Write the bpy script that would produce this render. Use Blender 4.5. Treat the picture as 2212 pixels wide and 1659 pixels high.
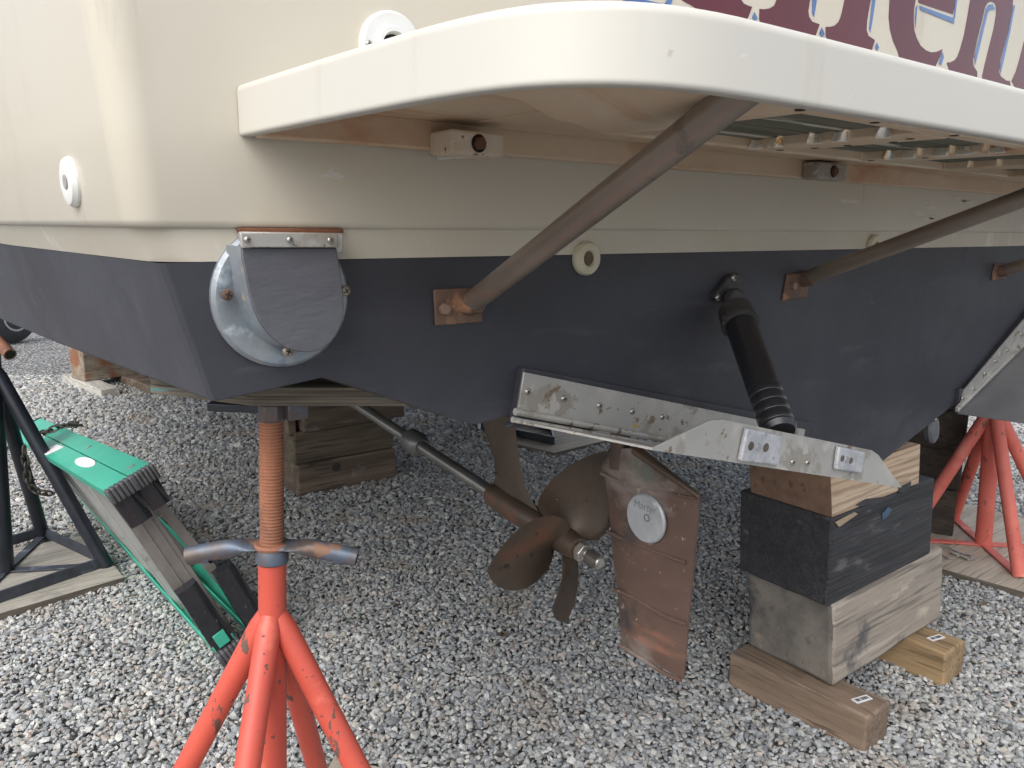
import bpy, bmesh, math, random
import numpy as np
from mathutils import Vector, Matrix
random.seed(5); rng = np.random.default_rng(5)
S = bpy.context.scene
for o in list(bpy.data.objects): bpy.data.objects.remove(o)
COL = S.collection

# ------------------------------------------------------------------ camera
F = 1700.0; CH = 1.15
YAW, PIT, ROL = math.radians(38), math.radians(11.3), math.radians(.5)
fh = Vector((math.sin(YAW), math.cos(YAW), 0))
fwd = fh*math.cos(PIT) + Vector((0, 0, -math.sin(PIT)))
rgt0 = Vector((math.cos(YAW), -math.sin(YAW), 0)); up0 = rgt0.cross(fwd)
rgt = rgt0*math.cos(ROL) + up0*math.sin(ROL)
upv = up0*math.cos(ROL) - rgt0*math.sin(ROL)
CAM = Vector((0, 0, CH))
cd = bpy.data.cameras.new('camera'); cam = bpy.data.objects.new('camera', cd); COL.objects.link(cam)
cd.sensor_fit = 'HORIZONTAL'; cd.sensor_width = 36; cd.lens = 36*F/2212.0
cd.clip_start = .05; cd.clip_end = 300
cam.matrix_world = Matrix(((rgt.x, upv.x, -fwd.x, CAM.x), (rgt.y, upv.y, -fwd.y, CAM.y), (rgt.z, upv.z, -fwd.z, CAM.z), (0, 0, 0, 1)))
S.camera = cam

# ------------------------------------------------------------------ world, sun, exposure
SUN_EL, SUN_AZ = math.radians(50), math.radians(246)     # azimuth measured from +Y towards +X
w = bpy.data.worlds.new('World'); S.world = w; w.use_nodes = True
wn = w.node_tree.nodes; wl = w.node_tree.links
bg = wn['Background']; sky = wn.new('ShaderNodeTexSky'); sky.sky_type = 'NISHITA'; sky.sun_disc = False
sky.sun_elevation = SUN_EL; sky.sun_rotation = SUN_AZ; sky.dust_density = 4; sky.air_density = 1.0; sky.ozone_density = 1
hs = wn.new('ShaderNodeHueSaturation'); hs.inputs['Saturation'].default_value = .42
wl.new(sky.outputs[0], hs.inputs['Color']); wl.new(hs.outputs[0], bg.inputs[0]); bg.inputs[1].default_value = .15
sl = bpy.data.lights.new('sun', 'SUN'); sl.energy = .55; sl.angle = math.radians(70); sl.color = (1, .975, .94)
so = bpy.data.objects.new('sun', sl); COL.objects.link(so)
sd = Vector((math.sin(SUN_AZ)*math.cos(SUN_EL), math.cos(SUN_AZ)*math.cos(SUN_EL), math.sin(SUN_EL)))
so.rotation_euler = sd.to_track_quat('Z', 'Y').to_euler(); so.location = sd*20
vs = S.view_settings; vs.view_transform = 'Standard'; vs.look = 'None'; vs.gamma = 1; vs.exposure = .92
try: vs.use_curve_mapping = False
except Exception: pass
S.render.engine = 'CYCLES'
S.cycles.max_bounces = 8; S.cycles.diffuse_bounces = 5

# ------------------------------------------------------------------ measuring helpers (survey of the place)
def ray(x, y): return fwd + rgt*((x-1106)/F) - upv*((y-829.5)/F)
def at(x, y, ax, v):
    d = ray(x, y); t = (v-CAM[ax])/d[ax]; return CAM + d*t
def proj(p):
    v = Vector(p)-CAM; z = v.dot(fwd); return 1106+F*v.dot(rgt)/z, 829.5-F*v.dot(upv)/z, z

# ------------------------------------------------------------------ materials
MATS = {}
def mat(name, c1, c2=None, scale=8, rough=.6, metal=0, bump=0.0, bscale=None, stretch=(1, 1, 1), spots=(), detail=6, rvar=.12, spec=.5, coat=0, ramp=(.35, .65), island=None):
    """noise mix c1..c2, then spots: (colour, scale, threshold, softness, stretch, roughness or None)"""
    if name in MATS: return MATS[name]
    m = bpy.data.materials.new(name); m.use_nodes = True; nt = m.node_tree; N = nt.nodes; L = nt.links
    b = N['Principled BSDF']; tc = N.new('ShaderNodeTexCoord')
    def noise(sc, st, det=detail, seed=0):
        mp = N.new('ShaderNodeMapping'); mp.inputs['Scale'].default_value = st; mp.inputs['Location'].default_value = (seed*3.1, seed*1.7, seed*.9)
        L.new(tc.outputs['Object'], mp.inputs[0])
        n = N.new('ShaderNodeTexNoise'); n.inputs['Scale'].default_value = sc; n.inputs['Detail'].default_value = det; n.inputs['Roughness'].default_value = .6
        L.new(mp.outputs[0], n.inputs['Vector']); return n.outputs['Fac']
    def rampn(f, a, bb):
        r = N.new('ShaderNodeMapRange'); r.inputs[1].default_value = a; r.inputs[2].default_value = bb
        L.new(f, r.inputs[0]); return r.outputs[0]
    def mix(f, a, bb):
        x = N.new('ShaderNodeMix'); x.data_type = 'RGBA'
        if hasattr(f, 'is_linked') or not isinstance(f, (int, float)): L.new(f, x.inputs[0])
        else: x.inputs[0].default_value = f
        for i, v in ((6, a), (7, bb)):
            if isinstance(v, tuple): x.inputs[i].default_value = (*v, 1)
            else: L.new(v, x.inputs[i])
        return x.outputs[2]
    c2 = c2 or tuple(v*.8 for v in c1)
    f0 = noise(scale, stretch); col = mix(rampn(f0, *ramp), c1, c2)
    if island:
        g = N.new('ShaderNodeNewGeometry'); cr = N.new('ShaderNodeValToRGB'); cr.color_ramp.interpolation = 'CONSTANT'
        els = cr.color_ramp.elements; n = len(island)
        for i, c in enumerate(island):
            e = els[i] if i < len(els) else els.new(i/n)
            e.position = i/n; e.color = (*c, 1)
        L.new(g.outputs['Random Per Island'], cr.inputs[0])
        x = N.new('ShaderNodeMix'); x.data_type = 'RGBA'; x.blend_type = 'MULTIPLY'; x.inputs[0].default_value = 1
        L.new(cr.outputs[0], x.inputs[6]); L.new(col, x.inputs[7]); col = x.outputs[2]
    rv = None
    for i, sp in enumerate(spots):
        c, sc, th, soft, st, rr = sp
        f = rampn(noise(sc, st, 8, i+1), th, th+soft); col = mix(f, col, c)
        if rr is not None:
            x = N.new('ShaderNodeMix'); L.new(f, x.inputs[0])
            if rv is None: x.inputs[2].default_value = rough
            else: L.new(rv, x.inputs[2])
            x.inputs[3].default_value = rr; rv = x.outputs[0]
    L.new(col, b.inputs['Base Color'])
    r2 = N.new('ShaderNodeMapRange'); r2.inputs[3].default_value = max(0, rough-rvar); r2.inputs[4].default_value = min(1, rough+rvar)
    L.new(f0, r2.inputs[0]); L.new(rv if rv is not None else r2.outputs[0], b.inputs['Roughness'])
    b.inputs['Metallic'].default_value = metal; b.inputs['Specular IOR Level'].default_value = spec
    b.inputs['Coat Weight'].default_value = coat; b.inputs['Coat Roughness'].default_value = .08
    if bump:
        bn = N.new('ShaderNodeBump'); bn.inputs['Strength'].default_value = 1; bn.inputs['Distance'].default_value = bump
        L.new(noise(bscale or scale*3, stretch, 5, 7), bn.inputs['Height']); L.new(bn.outputs[0], b.inputs['Normal'])
    MATS[name] = m; return m

def wood(name, c1, c2, axis=0, gs=28, rough=.75, extra=(), dark=(.05, .035, .025), bump=.0012, ring=0.0):
    """grain stretched along an axis: broad tone, fine fibres, cracks, grime"""
    if name in MATS: return MATS[name]
    st = [1, 1, 1]; st[axis] = .045; st = tuple(st); s2 = [1, 1, 1]; s2[axis] = .02; s2 = tuple(s2); s3 = [1, 1, 1]; s3[axis] = .35; s3 = tuple(s3)
    hi = tuple(min(1, v*1.22) for v in c1); lo = tuple(v*.62 for v in c2)
    m = mat(name, c1, c2, gs, rough, bump=bump*1.5, bscale=gs*5, stretch=st, ramp=(.42, .58),
            spots=[(lo, gs*4.2, .53, .10, st, None), (hi, gs*2.6, .60, .08, st, None), (tuple(v*.72 for v in c2), 7, .52, .22, s3, None), (dark, gs*2.2, .69, .025, s2, None)] + list(extra))
    if ring:
        nt = m.node_tree; N = nt.nodes; L = nt.links; b = N['Principled BSDF']
        src = b.inputs['Base Color'].links[0].from_socket
        tc = N.new('ShaderNodeTexCoord'); mp = N.new('ShaderNodeMapping'); s2 = [1, 1, 1]; s2[axis] = .12; mp.inputs['Scale'].default_value = s2
        mp.inputs['Rotation'].default_value = (.05, .04, .03)
        wv = N.new('ShaderNodeTexWave'); wv.wave_type = 'RINGS'; wv.rings_direction = 'XYZ'[axis]; wv.inputs['Scale'].default_value = ring
        wv.inputs['Distortion'].default_value = 5; wv.inputs['Detail'].default_value = 3; wv.inputs['Detail Scale'].default_value = 1.6
        L.new(tc.outputs['Object'], mp.inputs[0]); L.new(mp.outputs[0], wv.inputs[0])
        r = N.new('ShaderNodeMapRange'); r.inputs[1].default_value = .45; r.inputs[2].default_value = .9; r.inputs[4].default_value = .52; L.new(wv.outputs['Fac'], r.inputs[0])
        x = N.new('ShaderNodeMix'); x.data_type = 'RGBA'; L.new(r.outputs[0], x.inputs[0]); L.new(src, x.inputs[6]); x.inputs[7].default_value = (c2[0]*.5, c2[1]*.42, c2[2]*.36, 1)
        L.new(x.outputs[2], b.inputs['Base Color'])
    return m

I1 = (1, 1, 1)
GEL = mat('gelcoat', (.575, .535, .45), (.56, .515, .425), 2.5, .36, spec=.4, rvar=.06, coat=.08, bump=.0002, bscale=9,
          spots=[((.50, .44, .34), 5, .60, .2, (1, 1, .35), None), ((.44, .385, .30), 26, .63, .14, (1, 1, .07), None), ((.36, .30, .22), 70, .73, .03, I1, None), ((.62, .61, .57), 34, .69, .03, (.3, 1, 1), None)])
GELW = mat('platform_gelcoat', (.575, .56, .505), (.56, .54, .485), 3, .36, spec=.4, rvar=.06, coat=.05,
           spots=[((.47, .43, .36), 60, .70, .03, (1, 1, 1), None), ((.50, .47, .40), 18, .61, .16, (1, 1, .12), None), ((.64, .64, .62), 40, .69, .03, (.3, .3, 1), None)])
GELB = mat('boot_band_gelcoat', (.565, .525, .44), (.54, .49, .40), 6, .42, spots=[((.30, .17, .09), 9, .66, .16, (1, 1, .6), .6), ((.68, .64, .57), 14, .6, .1, (1, 1, .5), None)])
GELU = mat('dirty_underside_gelcoat', (.64, .52, .38), (.54, .39, .26), 4.5, .55, ramp=(.3, .75), spots=[((.44, .20, .09), 5.5, .54, .16, (.5, 1.4, 1), .7), ((.62, .55, .44), 9, .6, .15, (1, 1, 1), None)], bump=.0006, bscale=20)
PAINT = mat('antifouling_paint', (.054, .056, .069), (.036, .037, .047), 3.2, .52, bump=.0010, bscale=26, rvar=.1, spec=.45,
            spots=[((.072, .073, .088), 7, .56, .18, (.6, 1, 1), .6), ((.115, .115, .12), 46, .705, .03, (.22, 1, 1), .7), ((.068, .070, .082), 30, .60, .12, (.16, 1, 1), .58), ((.034, .035, .042), 5, .57, .16, (.5, 1, 1), .5), ((.04, .042, .058), 11, .62, .1, (1, 1, 1), None)])
FLAP = mat('rubber_flap', (.105, .108, .125), (.078, .080, .094), 6, .55, bump=.0022, bscale=55, stretch=(.45, 1, 1),
           spots=[((.15, .145, .15), 14, .6, .12, (1, 1, 1), .7), ((.19, .17, .15), 30, .68, .06, (.6, 1, 1), .8)])
GALV = mat('oxidised_flange', (.33, .36, .385), (.21, .235, .265), 14, .38, metal=.35, ramp=(.3, .7), bump=.0006, bscale=60,
           spots=[((.50, .56, .58), 20, .58, .08, I1, .6), ((.42, .36, .22), 34, .66, .08, I1, .8), ((.17, .26, .36), 12, .56, .10, (1, 1, .5), .4), ((.13, .13, .14), 18, .60, .1, (1, 1, .6), .6)])
STEEL = mat('stained_stainless', (.52, .51, .48), (.44, .43, .405), 12, .46, metal=.45, stretch=(.5, 1, 1), bump=.0003, bscale=50,
            spots=[((.37, .345, .305), 13, .55, .05, I1, .75), ((.55, .53, .49), 24, .56, .05, I1, .6), ((.26, .20, .145), 30, .60, .03, I1, .85), ((.13, .10, .075), 80, .68, .03, I1, .85)])
STEEL2 = mat('plain_steel', (.50, .49, .46), (.38, .36, .33), 40, .35, metal=.8, spots=[((.24, .19, .14), 60, .62, .08, I1, .7)])
ZINC = mat('zinc_anode', (.55, .56, .58), (.43, .44, .47), 60, .5, metal=.35, bump=.0018, bscale=120, ramp=(.42, .58), spots=[((.33, .33, .34), 80, .64, .05, I1, .7)])
ZINC2 = mat('smooth_anode', (.42, .44, .455), (.33, .35, .365), 26, .5, metal=.4, bump=.0007, bscale=110, spots=[((.54, .56, .56), 50, .62, .06, I1, None), ((.24, .24, .24), 70, .66, .04, I1, .7)])
BRONZE = mat('dark_bronze', (.105, .075, .055), (.07, .050, .038), 12, .47, metal=.35, bump=.0006, bscale=60,
             spots=[((.16, .075, .045), 9, .58, .14, I1, .6), ((.32, .29, .25), 110, .705, .02, I1, .8), ((.03, .022, .018), 26, .64, .07, I1, .6)])
COPPER = mat('rudder_bronze', (.15, .096, .075), (.095, .064, .052), 7, .50, metal=.35, stretch=(1, .35, 1), bump=.0006, bscale=50,
             spots=[((.27, .135, .095), 13, .60, .10, (1, .2, 1.2), .5), ((.06, .054, .052), 8, .56, .10, I1, .6), ((.26, .22, .20), 9, .55, .14, (1, .6, 1), .75), ((.13, .145, .12), 14, .62, .10, I1, .7), ((.31, .27, .245), 60, .63, .05, I1, .8), ((.5, .47, .44), 110, .70, .02, I1, .8)])
RUB = mat('ridge_scale', (.15, .12, .09), (.075, .06, .048), 30, .7, spots=[((.38, .36, .33), 60, .6, .08, I1, .8)])
STRUT = mat('strut_pipe', (.27, .225, .19), (.21, .17, .14), 9, .36, metal=.45, stretch=(1, .3, 1), bump=.0003, bscale=60,
            spots=[((.28, .15, .09), 9, .58, .14, (1, .4, 1), .5), ((.11, .10, .10), 20, .62, .1, I1, .5)])
RUSTPL = mat('rusty_plate', (.20, .125, .09), (.125, .08, .06), 22, .7, metal=.3, bump=.0010, bscale=90,
             spots=[((.42, .22, .13), 26, .6, .1, I1, .8), ((.08, .07, .075), 18, .63, .08, I1, .6)])
SHAFT = mat('shaft_steel', (.36, .345, .32), (.22, .21, .19), 14, .30, metal=.8, stretch=(1, .3, 1), spots=[((.10, .085, .07), 30, .6, .1, I1, .5)])
BLKPL = mat('black_plastic', (.020, .021, .025), (.013, .014, .017), 18, .30, coat=.3, bump=.0004, bscale=60, rvar=.1,
            spots=[((.10, .105, .115), 22, .66, .08, (1, 1, .6), .6)])
CAST = mat('cast_bracket', (.07, .068, .068), (.035, .035, .038), 30, .6, bump=.0012, bscale=80, spots=[((.16, .15, .14), 50, .6, .08, I1, .8)])
RED = mat('orange_red_paint', (.56, .092, .060), (.48, .075, .050), 6, .42, bump=.0005, bscale=40, rvar=.1,
          spots=[((.66, .15, .10), 12, .60, .12, I1, .5), ((.13, .075, .06), 26, .615, .010, (1, 1, .4), .85), ((.13, .06, .045), 75, .665, .010, I1, .85)])
REDF = mat('faded_red_paint', (.66, .17, .13), (.55, .12, .09), 9, .6, spots=[((.22, .09, .07), 30, .60, .05, (1, 1, .4), .8), ((.70, .28, .24), 8, .58, .15, I1, .6)])
BLACKP = mat('black_stand_paint', (.022, .026, .036), (.014, .016, .022), 14, .36, bump=.0005, bscale=80,
             spots=[((.12, .14, .19), 18, .69, .06, I1, .5), ((.10, .05, .03), 40, .72, .03, I1, .8)])
SCREWR = mat('rusty_screw', (.40, .175, .095), (.27, .12, .075), 10, .75, metal=.2, bump=.0006, bscale=120, spots=[((.18, .09, .065), 14, .58, .12, I1, .8), ((.50, .25, .14), 22, .62, .08, I1, .8)])
NUTB = mat('blue_worn_handle', (.10, .13, .175), (.12, .095, .085), 26, .42, metal=.35, ramp=(.42, .58), bump=.0006, bscale=90,
           spots=[((.24, .14, .095), 24, .56, .06, I1, .7), ((.26, .27, .31), 50, .64, .06, I1, .4)])
RUSTE = mat('rust_pipe', (.26, .11, .06), (.14, .07, .05), 30, .75, metal=.2, spots=[((.4, .32, .26), 40, .62, .06, I1, .7)])
WHITEP = mat('white_plastic', (.74, .74, .72), (.68, .68, .65), 12, .38)
YELLP = mat('yellowed_plastic', (.62, .59, .46), (.54, .50, .36), 30, .45)
HOLE = mat('dark_hole', (.012, .01, .009), (.02, .015, .012), 10, .8)
RUSTBOLT = mat('rusty_bolt', (.20, .10, .055), (.12, .065, .04), 90, .7, metal=.3, bump=.0005, bscale=200)
TEAK = mat('grey_teak', (.15, .145, .105), (.085, .09, .06), 30, .8, stretch=(.08, 1, 1), bump=.001, bscale=90, spots=[((.07, .10, .06), 14, .58, .1, (.3, 1, 1), None), ((.50, .48, .40), 45, .60, .05, (.06, 1, 1), None)])
GAPLIGHT = mat('gap_light_rib', (.74, .70, .62), (.62, .52, .38), 90, .6, spots=[((.48, .25, .07), 60, .58, .06, I1, None), ((.80, .79, .74), 55, .52, .05, I1, None)])  # pale colour standing for light that falls between the slats
CREAMBR = mat('spotted_bracket', (.66, .57, .46), (.58, .48, .37), 30, .6, bump=.0005, bscale=90, spots=[((.22, .12, .07), 110, .63, .03, I1, .8), ((.36, .20, .12), 40, .66, .06, I1, .8)])
GREYBR = mat('bare_bracket', (.40, .37, .32), (.30, .27, .23), 40, .55, metal=.3, spots=[((.6, .56, .49), 60, .6, .05, I1, .6)])
MAROON = mat('maroon_vinyl', (.100, .006, .014), (.085, .005, .011), 5, .24, coat=.12, rvar=.03, bump=.0002, bscale=14)
BLUEV = mat('blue_vinyl', (.05, .12, .32), (.08, .17, .36), 30, .2, coat=.4)
GREENF = mat('green_fibreglass', (.055, .43, .30), (.045, .37, .26), 10, .42, spots=[((.55, .68, .60), 46, .735, .015, (.3, 1, 1), .6)])
ALU = mat('ladder_aluminium', (.55, .55, .53), (.46, .455, .44), 10, .42, metal=.25, stretch=(1, 1, .3), spots=[((.34, .31, .25), 18, .6, .1, I1, .6)])
ALUD = mat('taupe_aluminium', (.27, .25, .23), (.21, .19, .175), 16, .45, metal=.25, spots=[((.14, .12, .11), 14, .6, .1, I1, .6)])
BLKR = mat('ladder_boot_plastic', (.022, .023, .028), (.016, .017, .020), 20, .22, coat=.4, spots=[((.16, .16, .17), 70, .68, .05, I1, .6)])
BOOTG = mat('ribbed_boot_grey', (.095, .095, .10), (.06, .06, .066), 40, .6, spots=[((.22, .22, .22), 90, .64, .05, I1, .7)])
CHAINM = mat('rusty_chain', (.11, .105, .09), (.055, .05, .045), 60, .6, metal=.5, spots=[((.20, .14, .09), 90, .6, .06, I1, .8)])
LABELW = mat('white_label', (.78, .78, .80), (.70, .70, .72), 40, .5)
INK = mat('black_ink', (.03, .03, .035), (.05, .05, .055), 40, .6)
PLY = wood('weathered_plywood', (.50, .44, .36), (.40, .35, .28), 0, 22, .8, dark=(.20, .16, .12), extra=[((.50, .30, .18), 7, .62, .1, (.3, 1, 1), None), ((.26, .25, .23), 5, .62, .14, I1, None)])
PLYG = wood('grey_plywood', (.40, .38, .33), (.33, .31, .27), 0, 22, .8, dark=(.18, .15, .12), extra=[((.45, .25, .13), 9, .66, .05, (1, .2, 1), None), ((.20, .19, .17), 6, .58, .14, I1, None)])
PLYE = mat('plywood_edge', (.19, .16, .12), (.06, .05, .042), 75, .8, stretch=(.06, .06, 3.4), bump=.001, bscale=60, spots=[((.09, .20, .20), 20, .57, .10, (.35, .35, 5), None), ((.30, .27, .13), 30, .66, .05, (.2, .2, 4), None)])
W_BROWN = wood('brown_timber', (.235, .170, .120), (.175, .125, .088), 1, 22, .78, bump=.002, extra=[((.09, .075, .06), 4, .62, .08, I1, None), ((.30, .26, .22), 6, .6, .14, I1, None)])
W_YEL = wood('yellow_timber', (.34, .235, .125), (.265, .18, .095), 1, 22, .75, bump=.0016, extra=[((.20, .12, .07), 8, .64, .1, (1, .4, 1), None)])
W_GREY = wood('grey_weathered_timber', (.36, .315, .262), (.285, .245, .20), 0, 17, .85, bump=.0022, dark=(.17, .14, .115), extra=[((.105, .10, .10), 6.5, .575, .10, I1, None), ((.47, .41, .33), 15, .62, .08, (.5, 1, 1), None), ((.30, .19, .12), 9, .66, .08, I1, None)])
W_BLACK = wood('black_painted_timber', (.040, .040, .045), (.026, .026, .030), 0, 26, .62, bump=.0026, dark=(.10, .095, .09), extra=[((.115, .11, .11), 12, .60, .07, (.5, 1, 1.6), .8), ((.10, .065, .045), 5, .66, .08, I1, .8)])
W_FIR = wood('sawn_fir', (.60, .47, .34), (.50, .36, .24), 0, 14, .72, bump=.0010, dark=(.23, .13, .08), ring=26, extra=[((.045, .042, .042), 8, .74, .012, (.45, 1, 1), None)])
W_FIREND = mat('fir_end_grain', (.235, .145, .095), (.16, .098, .068), 24, .85, bump=.0012, bscale=120, spots=[((.11, .065, .045), 60, .60, .08, (1, 1, .5), None)])
W_OLD = wood('old_brown_timber', (.20, .150, .110), (.12, .088, .065), 0, 20, .82, bump=.0025, extra=[((.27, .24, .21), 7, .58, .12, I1, None), ((.20, .24, .28), 22, .735, .03, I1, None)])
W_OLD2 = wood('olive_timber', (.155, .125, .085), (.11, .085, .058), 0, 20, .82, bump=.002)
W_GREYEND = mat('stained_end_grain', (.20, .18, .155), (.12, .11, .10), 9, .88, bump=.0016, bscale=90, ramp=(.4, .6), spots=[((.055, .053, .055), 7, .56, .10, I1, None), ((.27, .23, .18), 12, .60, .10, I1, None), ((.13, .10, .07), 60, .60, .06, (1, 1, .5), None)])
W_TAR = wood('dark_stained_timber', (.060, .048, .036), (.038, .031, .025), 1, 16, .8, bump=.003, dark=(.10, .085, .06))
W_PALE = wood('pale_grey_plank', (.50, .48, .43), (.40, .38, .34), 1, 18, .85, bump=.002)
W_RUSTY = wood('rust_stained_timber', (.31, .26, .20), (.22, .175, .13), 0, 16, .82, bump=.002, extra=[((.24, .10, .05), 5, .52, .1, I1, None)])
STONECOLS = [(.30, .31, .32), (.42, .425, .42), (.24, .25, .26), (.37, .375, .37), (.19, .20, .21), (.47, .47, .45), (.33, .35, .365), (.28, .285, .285), (.40, .41, .42), (.36, .335, .30),
             (.29, .305, .32), (.17, .175, .185), (.44, .44, .42), (.34, .34, .33), (.39, .345, .315), (.50, .50, .48), (.26, .27, .285), (.35, .365, .375), (.25, .235, .23), (.32, .33, .335),
             (.31, .32, .325), (.385, .39, .38), (.275, .29, .305), (.345, .35, .34)]
STONECOLS = [(min(.66, r*1.14), min(.66, g*1.14), min(.64, b*1.125)) for r, g, b in STONECOLS]
STONE = mat('crushed_stone', (1.06, 1.06, 1.06), (.84, .84, .84), 110, .85, spec=.3, island=STONECOLS, bump=.0009, bscale=300, spots=[((.34, .31, .27), 3.2, .56, .12, I1, None), ((.13, .105, .08), 9, .665, .03, I1, None)])

# ------------------------------------------------------------------ mesh helpers
def tag(o, label, cat, group=None):
    o['label'] = label; o['category'] = cat
    if group: o['group'] = group
    return o
def root(name, loc, label, cat, group=None):
    o = bpy.data.objects.new(name, None); COL.objects.link(o); o.location = loc; o.empty_display_size = .05
    o['origin'] = tuple(loc); return tag(o, label, cat, group)
def wloc(o):
    v = Vector((0, 0, 0))
    while o is not None: v = v + o.location; o = o.parent
    return v
def link(o, parent=None):
    COL.objects.link(o)
    if parent is not None:
        o.parent = parent
        # every node of a thing is unrotated and unscaled, so its world offset is a translation
        o.matrix_parent_inverse = Matrix.Translation(-PW.get(parent.name, Vector(parent.location)))
    PW[o.name] = PW_base(o)
    return o
PW = {}
def PW_base(o): return Vector(o.location) if o.parent is None else Vector(o.location)
def mesh(name, V, Fc, m, parent=None, smooth=False, bevel=0, seg=2, ang=35, sub=0, mats=None, fm=None):
    me = bpy.data.meshes.new(name); me.from_pydata([tuple(v) for v in V], [], [tuple(f) for f in Fc])
    bm = bmesh.new(); bm.from_mesh(me); bmesh.ops.recalc_face_normals(bm, faces=bm.faces); bm.to_mesh(me); bm.free()
    for x in (mats or [m]): me.materials.append(x)
    if fm: me.polygons.foreach_set('material_index', fm)
    o = bpy.data.objects.new(name, me); link(o, parent)
    if bevel:
        b = o.modifiers.new('bevel', 'BEVEL'); b.width = bevel; b.segments = seg; b.limit_method = 'ANGLE'; b.angle_limit = math.radians(ang); b.harden_normals = False
    if sub:
        s = o.modifiers.new('sub', 'SUBSURF'); s.levels = sub; s.render_levels = sub
    if smooth or bevel:
        me.polygons.foreach_set('use_smooth', [True]*len(me.polygons))
        try: me.set_sharp_from_angle(angle=math.radians(ang))
        except Exception: pass
    me.update(); return o
class B:
    """collects shapes for ONE mesh object"""
    def __init__(s): s.V = []; s.F = []
    def add(s, V, Fc):
        n = len(s.V); s.V += [Vector(v) for v in V]; s.F += [tuple(i+n for i in f) for f in Fc]; return s
    def hexa(s, c):                       # 8 corners: bottom 4 (loop), top 4 (loop)
        return s.add(c, [(3, 2, 1, 0), (4, 5, 6, 7), (0, 1, 5, 4), (1, 2, 6, 5), (2, 3, 7, 6), (3, 0, 4, 7)])
    def box(s, x0, x1, y0, y1, z0, z1):
        return s.hexa([(x0, y0, z0), (x1, y0, z0), (x1, y1, z0), (x0, y1, z0), (x0, y0, z1), (x1, y0, z1), (x1, y1, z1), (x0, y1, z1)])
    def lathe(s, p, d, prof, n=24, caps=True, start=0):   # profile (t along d, r)
        p = Vector(p); d = Vector(d).normalized(); a = d.orthogonal().normalized(); b = d.cross(a)
        V = []; Fc = []
        for t, r in prof:
            for k in range(n):
                an = 2*math.pi*(k+start)/n; V.append(p+d*t+(a*math.cos(an)+b*math.sin(an))*r)
        for j in range(len(prof)-1):
            for k in range(n): Fc.append((j*n+k, j*n+(k+1) % n, (j+1)*n+(k+1) % n, (j+1)*n+k))
        if caps: Fc.append(tuple(range(n))[::-1]); Fc.append(tuple((len(prof)-1)*n+k for k in range(n)))
        return s.add(V, Fc)
    def tube(s, p0, p1, r0, r1=None, n=20):
        p0 = Vector(p0); p1 = Vector(p1); return s.lathe(p0, p1-p0, [(0, r0), ((p1-p0).length, r1 or r0)], n)
    def path(s, P, r, n=10, closed=False, flat=None):
        P = [Vector(p) for p in P]; N = len(P); V = []; Fc = []; ref = None
        for i, p in enumerate(P):
            t = (P[(i+1) % N]-P[i-1]) if closed else (P[min(i+1, N-1)]-P[max(i-1, 0)]); t.normalize()
            if ref is None: ref = t.orthogonal().normalized()
            ref = (ref-t*ref.dot(t)).normalized(); b = t.cross(ref)
            rr = r[i] if isinstance(r, (list, tuple)) else r
            for k in range(n):
                an = 2*math.pi*k/n; V.append(p+(ref*math.cos(an)+b*math.sin(an))*rr)
        M = N if closed else N-1
        for j in range(M):
            for k in range(n): Fc.append((j*n+k, j*n+(k+1) % n, ((j+1) % N)*n+(k+1) % n, ((j+1) % N)*n+k))
        if not closed: Fc.append(tuple(range(n))[::-1]); Fc.append(tuple((N-1)*n+k for k in range(n)))
        return s.add(V, Fc)
    def prism(s, P, d):                    # closed polygon P extruded by vector d
        P = [Vector(p) for p in P]; n = len(P); d = Vector(d)
        return s.add(P+[p+d for p in P], [tuple(range(n))[::-1], tuple(range(n, 2*n))]+[(i, (i+1) % n, n+(i+1) % n, n+i) for i in range(n)])
    def ring(s, Po, Pi, d):                # outer/inner loops same count
        n = len(Po); Po = [Vector(p) for p in Po]; Pi = [Vector(p) for p in Pi]; d = Vector(d)
        V = Po+Pi+[p+d for p in Po]+[p+d for p in Pi]; Fc = []
        for i in range(n):
            j = (i+1) % n
            Fc += [(i, j, n+j, n+i), (2*n+i, 3*n+i, 3*n+j, 2*n+j), (i, 2*n+i, 2*n+j, j), (n+i, n+j, 3*n+j, 3*n+i)]
        return s.add(V, Fc)
    def obj(s, name, m, parent=None, **k): return mesh(name, s.V, s.F, m, parent, **k)
def local(o, origin):
    """move the mesh origin to a point inside the piece (keeps its place)"""
    return o
def shared(name, me, loc, rot, parent, label=None):
    o = bpy.data.objects.new(name, me); o.location = loc; o.rotation_mode = 'QUATERNION'; o.rotation_quaternion = rot
    link(o, parent)
    return o

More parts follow.
